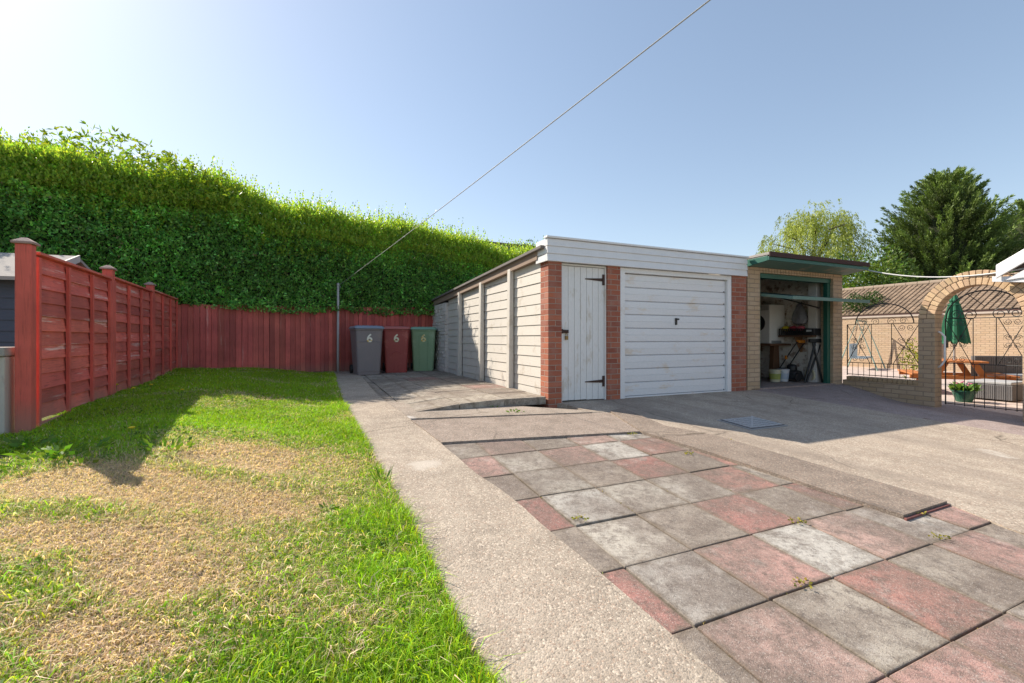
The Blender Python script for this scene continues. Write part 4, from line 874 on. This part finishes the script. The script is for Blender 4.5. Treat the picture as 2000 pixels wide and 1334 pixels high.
# drain cover
c = [hit(*p) for p in ((1405,826),(1462,815),(1530,831),(1480,842))]; cen = sum(c)/4
cu_, cv_ = uv_of(*cen)
t = empty('drain_cover', (cen[0],cen[1],float(drive_z(*cen))+.013), ANG, 'square grey steel drain cover set in the shaded driveway', 'drain cover')
t.rotation_euler = (math.atan(.0717), 0, ANG)
m = MB(); m.box(-.30,.30,-.23,.23,-.03,.004)
m.build('frame', M['galv'], t, bevel=.002)
m = MB(); m.box(-.275,.275,-.205,.205,.0045,.010)
m.build('plate_base', mottled('dark_plate',(.16,.16,.17),(.10,.10,.11),9,.6,.2,60), t)
m = MB()
for i in range(8):
    for j in range(6): m.box(-.262+i*.066,-.262+i*.066+(.052),-.195+j*.066,-.195+j*.066+.05,.0105,.016)
m.hexa([(-.27,-.20,.0165),(-.24,-.20,.0165),(.27,.20,.0165),(.24,.20,.0165),(-.27,-.20,.019),(-.24,-.20,.019),(.27,.20,.019),(.24,.20,.019)])
m.build('plate', mottled('worn_steel_plate',(.62,.62,.62),(.40,.40,.41),9,.5,.2,60,metal=.2), t, bevel=.002)
# ================================================================== LEFT WALL AND SHED
p0 = fa; t = empty('rendered_wall', (p0[0],p0[1],CAMZ-.74), math.atan2(fd[1],fd[0])+R(90), 'low white rendered wall with stone coping in front of the nearest fence post', 'wall')
m = MB(); m.box(.075,2.6,-.07,.14,-.2,.60); m.build('render', mottled('stained_white_render',(.58,.54,.49),(.46,.40,.36),4,.9,.5,40,spots=(.30,.15,.12),spot_scale=2.4,stretch=(1,1,.4)), t, bevel=.01)
m = MB(); m.box(.066,2.6,-.10,.17,.602,.67); m.build('coping', mottled('grey_coping',(.4,.37,.34),(.3,.27,.25),6,.9,.4,60), t, bevel=.008)
t = empty('garden_shed', (-5.25,5.0,CAMZ-1.0), math.atan2(fd[1],fd[0])-R(90), 'blue grey clad shed with pale felt roof behind the left fence', 'shed')
t.location = (-5.50,5.25,CAMZ-1.02); t.rotation_euler = (0,0,R(18))
m = MB()
for k in range(13):
    z = .1+k*.125; m.hexa([(-2.2,-.014,z),(-.15,-.014,z),(-.15,.02,z),(-2.2,.02,z),(-2.2,0,z+.13),(-.15,0,z+.13),(-.15,.02,z+.13),(-2.2,.02,z+.13)])
m.box(-2.2,-.15,.021,1.5,-.3,1.70); m.build('cladding', mottled('blue_grey_cladding',(.085,.105,.15),(.06,.075,.11),6,.7,.2,50), t)
m = MB(); m.prism([(-.22,1.66),(.78,2.06),(1.7,1.66),(1.7,1.69),(.78,2.10),(-.22,1.70)],0,-2.3,.02); m.build('roof', M['greyfelt'], t)
m = MB(); m.prism([(-.24,1.60),(.78,2.02),(.78,2.11),(-.24,1.70)],0,.022,.045); m.build('bargeboard', mottled('white_barge',(.6,.58,.55),(.5,.48,.46),5,.7), t)
m = MB(); m.prism([(.0,1.66),(1.5,1.66),(.78,2.03)],0,-.2,-.16); m.build('gable', mottled('dark_gable',(.05,.045,.05),(.035,.03,.035),6,.8), t)
# ================================================================== FAR BUILDINGS
def tile_mat(name, c1, c2):
    t = NT(name); uv = t.coord('UV'); b = t.new('ShaderNodeTexBrick'); b.offset = .0; t.link(uv, b.inputs[0])
    for k, v in (('Scale',1),('Brick Width',.28),('Row Height',.28),('Mortar Size',.025),('Mortar Smooth',.5)): b.inputs[k].default_value = v
    b.inputs['Color1'].default_value = c1+(1,); b.inputs['Color2'].default_value = c2+(1,); b.inputs['Mortar'].default_value = tuple(x*.35 for x in c1)+(1,)
    c = t.mix(t.ramp(t.noise(uv,3,6),[(.4,(0,0,0)),(.7,(.7,.7,.7))]), b.outputs[0], tuple(x*.6 for x in c1)); t.bump(b.outputs['Fac'],-1.0,.06); return t.done(c,.9)
def tiled_roof(m, a, b, eave_off, drop, tile=.3):
    pass
# bungalow behind garden wall
def ray(px, Z, z): return ((px-1000)/F*Z, Z, CAMZ+z)
bx, by, _ = ray(1655, 24, 0); t = empty('neighbour_bungalow', (bx,by,NP), ANG, 'low bungalow with brown tiled roof behind the brick garden wall', 'house')
zr = CAMZ+2.5-NP
m = MB(); m.box(-2.3,2.3,-14,-.2,0,zr-1.45); m.build('wall', M['buff_brick'], t)
m = MB(); nrow = 17; L14 = 14.3
for k in range(nrow):                                   # stepped tile courses
    fa_, fb_ = k/nrow, (k+1.04)/nrow; xa, za = -2.9*fa_, zr-1.45*fa_; xb, zb_ = -2.9*fb_, zr-1.45*fb_
    y = -L14
    while y < .25:
        j = random.uniform(-.006,.006); f = random.uniform(.75,1.2); m.col = (f,f,f)
        m.hexa([(xb,y+.006,zb_+.012+j),(xa,y+.006,za-.01),(xa,y+.19,za-.01),(xb,y+.19,zb_+.012+j),(xb,y+.02,zb_+.055+j),(xa,y+.02,za+.032),(xa,y+.165,za+.02),(xb,y+.165,zb_+.044+j)]); y += .20
tt = NT('brown_roof_tile'); oo = tt.coord('Object'); cc = tt.mix(1.0, tt.mix(tt.noise(oo,6,6),(.17,.115,.075),(.28,.205,.145)), tt.attr(), 'MULTIPLY'); tt.bump(tt.noise(oo,40,5),.4,.02); M['tile'] = tt.done(cc,.9)
m.hexa([(2.9,-L14,zr-1.45),(2.9,.25,zr-1.45),(0,.25,zr),(0,-L14,zr),(2.9,-L14,zr-1.40),(2.9,.25,zr-1.40),(0,.25,zr+.04),(0,-L14,zr+.04)])
ro = m.build('roof', M['tile'], t)
m = MB(); y = -L14
while y < .2: m.tube([(0,y,zr+.01),(0,y+.43,zr+.015)],.12,10); y += .45
m.build('ridge_tiles', mottled('ridge_tile',(.36,.28,.21),(.26,.2,.15),5,.9,.3,40), ro)
m = MB(); m.box(-3.05,-2.88,-L14,.25,zr-1.62,zr-1.47); m.build('gutter', mottled('brown_gutter',(.10,.045,.035),(.08,.035,.028),5,.5), t)
# garden brick wall
wx, wy, _ = ray(1640, 19.6, 0); t = empty('garden_wall', (wx,wy,NP), ANG, 'buff brick garden wall with reddish piers at the back of the neighbouring patio', 'wall')
m = MB(); m.box(0,.22,-13,2,-.1,2.02); m.build('wall', M['buff_brick'], t)
for yy in (1.0,-3.2,-6.4,-9.6):
    m = MB(); m.box(-.12,.34,yy-.22,yy+.22,-.1,2.16); m.build('pier', brick_mat('red_buff_brick',(.42,.22,.13),(.5,.3,.18),(.33,.26,.2)), t)
m = MB(); m.box(-.04,.26,-13,2,2.022,2.09); m.build('coping', mottled('pale_coping',(.55,.47,.4),(.45,.38,.32),4,.9), t)
# house behind hedge
hx, hy, _ = ray(880, 24, 0); t = empty('house', (hx,hy,0), ANG, 'house whose dark tiled ridge shows over the hedge', 'house')
m = MB(); m.box(.2,11,-3,3,-.2,4.2); m.build('wall', M['red_brick'], t)
m = MB(); zr2 = CAMZ+5.15
for k in range(9):
    a0,b0 = k/9,(k+1.05)/9; m.hexa([(0,-3.4*b0,zr2-2.4*b0+.02),(11.2,-3.4*b0,zr2-2.4*b0+.02),(11.2,-3.4*a0,zr2-2.4*a0-.02),(0,-3.4*a0,zr2-2.4*a0-.02),(0,-3.4*b0,zr2-2.4*b0+.08),(11.2,-3.4*b0,zr2-2.4*b0+.08),(11.2,-3.4*a0,zr2-2.4*a0+.03),(0,-3.4*a0,zr2-2.4*a0+.03)])
m.hexa([(0,0,zr2-.05),(11.2,0,zr2-.05),(11.2,3.4,zr2-2.45),(0,3.4,zr2-2.45),(0,0,zr2+.02),(11.2,0,zr2+.02),(11.2,3.4,zr2-2.4),(0,3.4,zr2-2.4)])
m.build('roof', mottled('dark_roof_tile',(.09,.065,.055),(.06,.045,.04),5,.9,.4,30,stretch=(3,3,3)), t)
m = MB(); m.tube([(0,0,zr2),(11.2,0,zr2)],.13,10); m.build('ridge_tiles', mottled('dark_ridge',(.11,.08,.07),(.08,.06,.05),5,.9), t)
# ================================================================== TREES
TREE = leaf_mat('tree_leaf', .35, .5); CON = leaf_mat('conifer_spray', .18, .6, (1.1,1.15,.5))
BARK = mottled('bark', (.10,.075,.055), (.06,.045,.035), 8, .95, .6, 40)
def conifer(name, px, Z, top, rad, z_low, label, n=620, seed=1):
    rg = np.random.default_rng(seed); X = (px-1000)/F*Z; t = empty(name, (X,Z,NP), 0, label, 'tree'); Ht = CAMZ+top-NP; zl = CAMZ+z_low-NP
    m = MB(); m.tube([(0,0,-.3),(0,0,Ht*.5),(.05,0,Ht*.95)],[.35,.22,.04],10); m.build('trunk', BARK, t)
    prof = lambda f: rad*np.clip((1-f**2.1),0,1)**.62*(.86+.14*np.clip(f*8,0,1))
    P=[];D=[];C=[];L=[]
    for k in range(n):
        f = rg.random()**1.15; z = zl+(Ht-zl)*f; a = rg.uniform(0,6.283); rr = float(prof(f))*rg.uniform(.55,1.0)*(1+.16*math.sin(a*3+f*9)+.1*math.sin(a*7-f*14))
        out = np.array((math.cos(a),math.sin(a),0)); tip = out*rr+np.array((0,0,z)); ax = out*.8+np.array((0,0,.75)); ax /= np.linalg.norm(ax)
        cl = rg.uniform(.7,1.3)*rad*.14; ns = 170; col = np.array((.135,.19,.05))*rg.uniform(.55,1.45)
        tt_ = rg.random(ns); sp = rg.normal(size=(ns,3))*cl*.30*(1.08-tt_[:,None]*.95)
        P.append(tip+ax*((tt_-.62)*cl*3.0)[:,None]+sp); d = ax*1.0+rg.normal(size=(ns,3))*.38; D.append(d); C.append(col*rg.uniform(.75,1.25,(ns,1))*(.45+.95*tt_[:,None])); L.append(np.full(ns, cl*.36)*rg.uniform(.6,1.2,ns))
    P=np.concatenate(P);D=unit(np.concatenate(D));C=np.concatenate(C);L=np.concatenate(L)
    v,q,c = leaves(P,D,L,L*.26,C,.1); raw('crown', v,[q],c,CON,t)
    m = MB(); rows = []
    for f in np.linspace(0,.97,12): rows.append((max(.02,float(prof(f))*.55), zl+(Ht-zl)*f))
    m.lathe(rows, 14); m.build('inner_branches', mottled('dark_twigs',(.03,.045,.016),(.045,.045,.022),8,1), t)
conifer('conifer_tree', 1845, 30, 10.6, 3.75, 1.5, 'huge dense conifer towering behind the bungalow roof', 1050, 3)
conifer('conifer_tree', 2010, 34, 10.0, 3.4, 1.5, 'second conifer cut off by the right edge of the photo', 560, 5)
def willow(px, Z, top, rad, label):
    X = (px-1000)/F*Z; t = empty('willow_tree', (X,Z,NP), 0, label, 'tree'); Ht = CAMZ+top-NP; n = 1700
    m = MB(); m.tube([(0,0,-.3),(.1,0,Ht*.35),(.0,0,Ht*.7)],[.35,.25,.1],10)
    for k in range(9):
        a = k*.7; m.tube([(0,0,Ht*(.35+.03*k)),(rad*.35*math.cos(a),rad*.35*math.sin(a),Ht*(.6+.03*k)),(rad*.7*math.cos(a),rad*.7*math.sin(a),Ht*(.68+.02*k))],[.12,.07,.02],6)
    m.build('trunk', BARK, t)
    P=[];D=[];C=[];L=[]
    for k in range(95):                                   # arching boughs, each hung with strands
        a = RNG.uniform(0,6.283); r = rad*RNG.uniform(.15,1.0)**.7; zt = Ht*(1.0-.42*(r/rad)**2)*RNG.uniform(.86,1.02); cx_, cy_ = r*math.cos(a), r*math.sin(a); col = np.array((.30,.34,.07))*RNG.uniform(.65,1.35)
        for q_ in range(12):
            x0 = cx_+RNG.normal()*.38; y0 = cy_+RNG.normal()*.38; ln = RNG.uniform(.5,2.3); ns = int(ln*20); s_ = RNG.random(ns); o_ = np.array((math.cos(a),math.sin(a)))*RNG.uniform(.1,.6)
            pts = np.stack([x0+o_[0]*np.sqrt(s_)+RNG.normal(size=ns)*.06, y0+o_[1]*np.sqrt(s_)+RNG.normal(size=ns)*.06, zt+RNG.normal()*.15+.25*np.sqrt(s_)-ln*s_**1.6+RNG.normal(size=ns)*.05],-1)
            P.append(pts); D.append(np.stack([o_[0]*.7+RNG.normal(size=ns)*.35,o_[1]*.7+RNG.normal(size=ns)*.35,-np.ones(ns)*.7],-1)); C.append(col*RNG.uniform(.75,1.25,(ns,1))); L.append(RNG.uniform(.12,.24,ns))
    P=np.concatenate(P);D=unit(np.concatenate(D));C=np.concatenate(C);L=np.concatenate(L); v,q,c=leaves(P,D,L,L*.24,C,.1); raw('crown',v,[q],c,TREE,t)
willow(1588, 32, 9.3, 3.6, 'pale yellow green willow with drooping strands behind the open garage')
def bushy(name, loc, rx, ry, h0, h1, n, L, base, label, cat='tree', mat=None, trunk=True, five=False):
    t = empty(name, loc, 0, label, cat)
    if trunk: m = MB(); m.tube([(0,0,-.2),(0,0,h0),(0,0,h1*.8)],[.14,.12,.05],8); m.build('trunk', BARK, t)
    d = unit(RNG.normal(size=(n,3))); r = RNG.random(n)**.4; lum = 1+.25*np.sin(d[:,0]*5+d[:,2]*4)*np.sin(d[:,1]*5)
    P = d*np.array((rx,ry,(h1-h0)/2))*(r*lum)[:,None]+np.array((0,0,(h0+h1)/2)); D = unit(d+RNG.normal(size=(n,3))*.6)
    if five:
        ps = []
        for k in range(5):
            D2 = unit(D*.6+RNG.normal(size=(n,3))*.6+np.array((0,0,-.15))); ps.append(leaves(P,D2,RNG.uniform(.7,1.2,n)*L,RNG.uniform(.7,1.2,n)*L*.36,greens(n,base,.2),.1))
        v,q,c = merge(ps); q=q[0]
    else: v,q,c = leaves(P,D,RNG.uniform(.7,1.3,n)*L,RNG.uniform(.7,1.3,n)*L*.5,greens(n,base,.25),.15)
    raw('crown', v,[q],c,mat or TREE,t); return t
s_ = hpt(np.array(-1.9),np.array(1.9),np.array(0.)); bushy('chestnut_tree',(float(s_[0]),float(s_[1]),0),3.3,1.1,2.9,5.0,4200,.12,(.26,.36,.035),'broad leaved tree rising above the left end of the hedge',five=True)
x,y,_ = ray(1700,27,0); bushy('leafy_tree',(x,y,NP),2.6,2.0,1.2,6.2,9000,.2,(.12,.19,.04),'light green tree between the willow and the large conifer')
x,y,_ = ray(1690,21.5,0); bushy('climbing_shrub',(x,y,NP),1.0,.7,1.9,3.3,2500,.12,(.05,.09,.025),'dark green shrub spreading over the garden wall below the bungalow roof','shrub',trunk=True)
x,y,_ = ray(1030,17,0); bushy('slender_shrub',(x,y,0),.35,.3,3.9,4.75,420,.1,(.10,.17,.03),'small leafy treetop showing just left of the white garage fascia','shrub')
# ================================================================== NEIGHBOUR'S GARDEN FURNITURE
pxp, pyp = ray(1864,10,0)[:2]; t = empty('parasol', (pxp,pyp,NP), 0, 'closed green parasol rising from the wooden picnic table', 'parasol')
m = MB(); m.tube([(0,0,.0),(0,0,2.22)],.02,10); m.build('pole', M['galv'], t)
m = MB(); n = 32
for (z, r) in ((2.20,.012),(2.02,.085),(1.98,.066),(1.90,.092),(1.6,.15),(1.25,.205),(1.12,.22)):
    for j in range(n): a = 2*math.pi*j/n; f = 1+.20*(1 if j % 4 in (0,1) else -1)*min(1,(2.2-z)*3); m.v.append((r*f*math.cos(a), r*f*math.sin(a), z-(.05 if (z<1.3 and j%4 in (0,1)) else 0)))
for i in range(6):
    for j in range(n): j2=(j+1)%n; m.face((i*n+j2,i*n+j,(i+1)*n+j,(i+1)*n+j2))
m.build('canopy', mottled('green_canvas',(.025,.17,.085),(.018,.12,.06),4,.8,.2,90), t)
m = MB(); m.tube([(.10*math.cos(a),.10*math.sin(a),1.93) for a in np.linspace(0,6.283,20)],.012,6); m.build('tie', mottled('green_tie',(.03,.19,.1),(.02,.15,.08),4,.8), t)
t = empty('picnic_table', (pxp+.05,pyp+.1,NP), ANG+R(35), 'orange stained wooden picnic table with fixed benches beyond the gate', 'picnic table')
m = MB()
for k in range(6): 
    a = -.38+k*.127
    if k in (2,3): m.box(-.75,-.05,a,a+.115,.68,.715); m.box(.05,.75,a,a+.115,.68,.715)
    else: m.box(-.75,.75,a,a+.115,.68,.715)
m.build('table_top', M['orange_wood'], t, bevel=.005)
for s_ in (-1,1):
    m = MB(); m.box(-.75,.75,s_*.68-.14,s_*.68-.01,.40,.435); m.box(-.75,.75,s_*.68+.01,s_*.68+.14,.40,.435); m.build('bench', M['orange_wood'], t, bevel=.005)
    m = MB(); m.box(s_*.55-.03,s_*.55+.03,-.82,.82,.32,.40); m.hexa([(s_*.5-.025,-.62,0),(s_*.5+.025,-.62,0),(s_*.5+.025,-.5,0),(s_*.5-.025,-.5,0),(s_*.5-.025,-.28,.68),(s_*.5+.025,-.28,.68),(s_*.5+.025,-.16,.68),(s_*.5-.025,-.16,.68)]); m.hexa([(s_*.5-.025,.5,0),(s_*.5+.025,.5,0),(s_*.5+.025,.62,0),(s_*.5-.025,.62,0),(s_*.5-.025,.16,.68),(s_*.5+.025,.16,.68),(s_*.5+.025,.28,.68),(s_*.5-.025,.28,.68)]); m.build('leg_frame', M['orange_wood'], t, bevel=.004)
x,y,_ = ray(1960,8.75,0); t = empty('rattan_footstool', (x,y+.12,NP), ANG, 'grey rattan footstool with pale cushion just behind the gate', 'footstool')
m = MB(); m.box(-.35,.35,-.33,.33,.03,.31)
for k in range(22): m.box(-.356,-.348,-.33+k*.03,-.312+k*.03,.04,.30); m.box(-.35+k*.0318,-.332+k*.0318,-.336,-.328,.04,.30)
m.build('base', M['rattan'], t, bevel=.006)
m = MB(); m.box(-.34,.34,-.32,.32,.312,.37); m.build('cushion', M['cushion'], t, bevel=.02, segs=3)
x,y,_ = ray(1980,9.7,0); t = empty('rattan_sofa', (x+.1,y+.1,NP), ANG-R(25), 'grey rattan garden sofa with high back beyond the gate', 'sofa')
m = MB(); m.box(-.55,.75,-.35,.35,.03,.33); m.build('seat_base', M['rattan'], t, bevel=.01)
m = MB(); m.box(-.53,.73,-.34,.25,.332,.42); m.build('cushion', M['cushion'], t, bevel=.03, segs=3)
m = MB(); m.box(-.55,.75,.27,.36,.332,.80)
for k in range(32): m.box(-.545+k*.04,-.52+k*.04,.262,.2699,.35,.79)
m.build('backrest', M['rattan'], t, bevel=.006)
x,y,_ = ray(1883,8.55,0); t = empty('potted_plant', (x,y,NP), 0, 'green bowl shaped pot of leafy plants standing behind the gate bars', 'potted plant')
m = MB(); m.lathe([(.11,0),(.18,.2),(.19,.2),(.19,.22),(.17,.22),(.1,.04)],20); m.build('pot', mottled('green_glazed_pot',(.03,.13,.085),(.02,.09,.06),5,.35), t)
n=150; a=RNG.uniform(0,6.28,n); P=np.stack([.13*np.cos(a)*RNG.random(n),.13*np.sin(a)*RNG.random(n),RNG.uniform(.2,.26,n)],-1); D=unit(np.stack([np.cos(a),np.sin(a),RNG.uniform(.1,1.3,n)],-1)); l=RNG.uniform(.09,.19,n); v,q,c=leaves(P,D,l,l*.5,greens(n,(.13,.24,.06),.3),.1); raw('foliage',v,[q],c,TREE,t)
PK = plain('pink_petals',(.6,.15,.25),.6)
for k in range(7): a=k*.9; m = MB(); m.lathe([(.004,0),(.02,.01),(.012,.025)],8,(.1*math.cos(a),.1*math.sin(a),.33+.03*math.sin(k*2.1))); m.build('flower', PK, t)
# swing seat
x,y,_ = ray(1683,17.6,0); t = empty('swing_seat', (x,y,NP), ANG+R(20), 'garden swing seat with pale striped back and green metal A frame', 'swing seat')
for s_ in (-1,1):
    m = MB(); m.tube([(s_*.95,-.6,0),(s_*.9,0,1.85),(s_*.95,.6,0)],.028,8); m.build('leg_frame', plain('pale_green_steel',(.3,.42,.36),.4), t)
m = MB(); m.tube([(-.95,0,1.85),(.95,0,1.85)],.028,8); m.build('top_bar', plain('green_steel',(.12,.2,.16),.4), t)
m = MB(); m.box(-.75,.75,-.25,.25,.42,.48); 
for k in range(19): m.box(-.75+k*.08,-.71+k*.08,.24,.27,.48,.98)
m.build('seat', plain('blue_grey_slats',(.35,.45,.52),.5), t)
m = MB()
for s_ in (-1,1): m.tube([(s_*.72,0,1.85),(s_*.72,.2,.5)],.008,6)
m.build('hanger', M['iron'], t)
x,y,_ = ray(1787,12,0); bushy('yellow_shrub',(x,y,NP),.3,.3,.1,1.15,500,.07,(.25,.26,.03),'yellow leaved shrub against the arch pier beyond the railing','shrub',trunk=False)
SC.cycles.max_bounces = 6; SC.cycles.transparent_max_bounces = 8
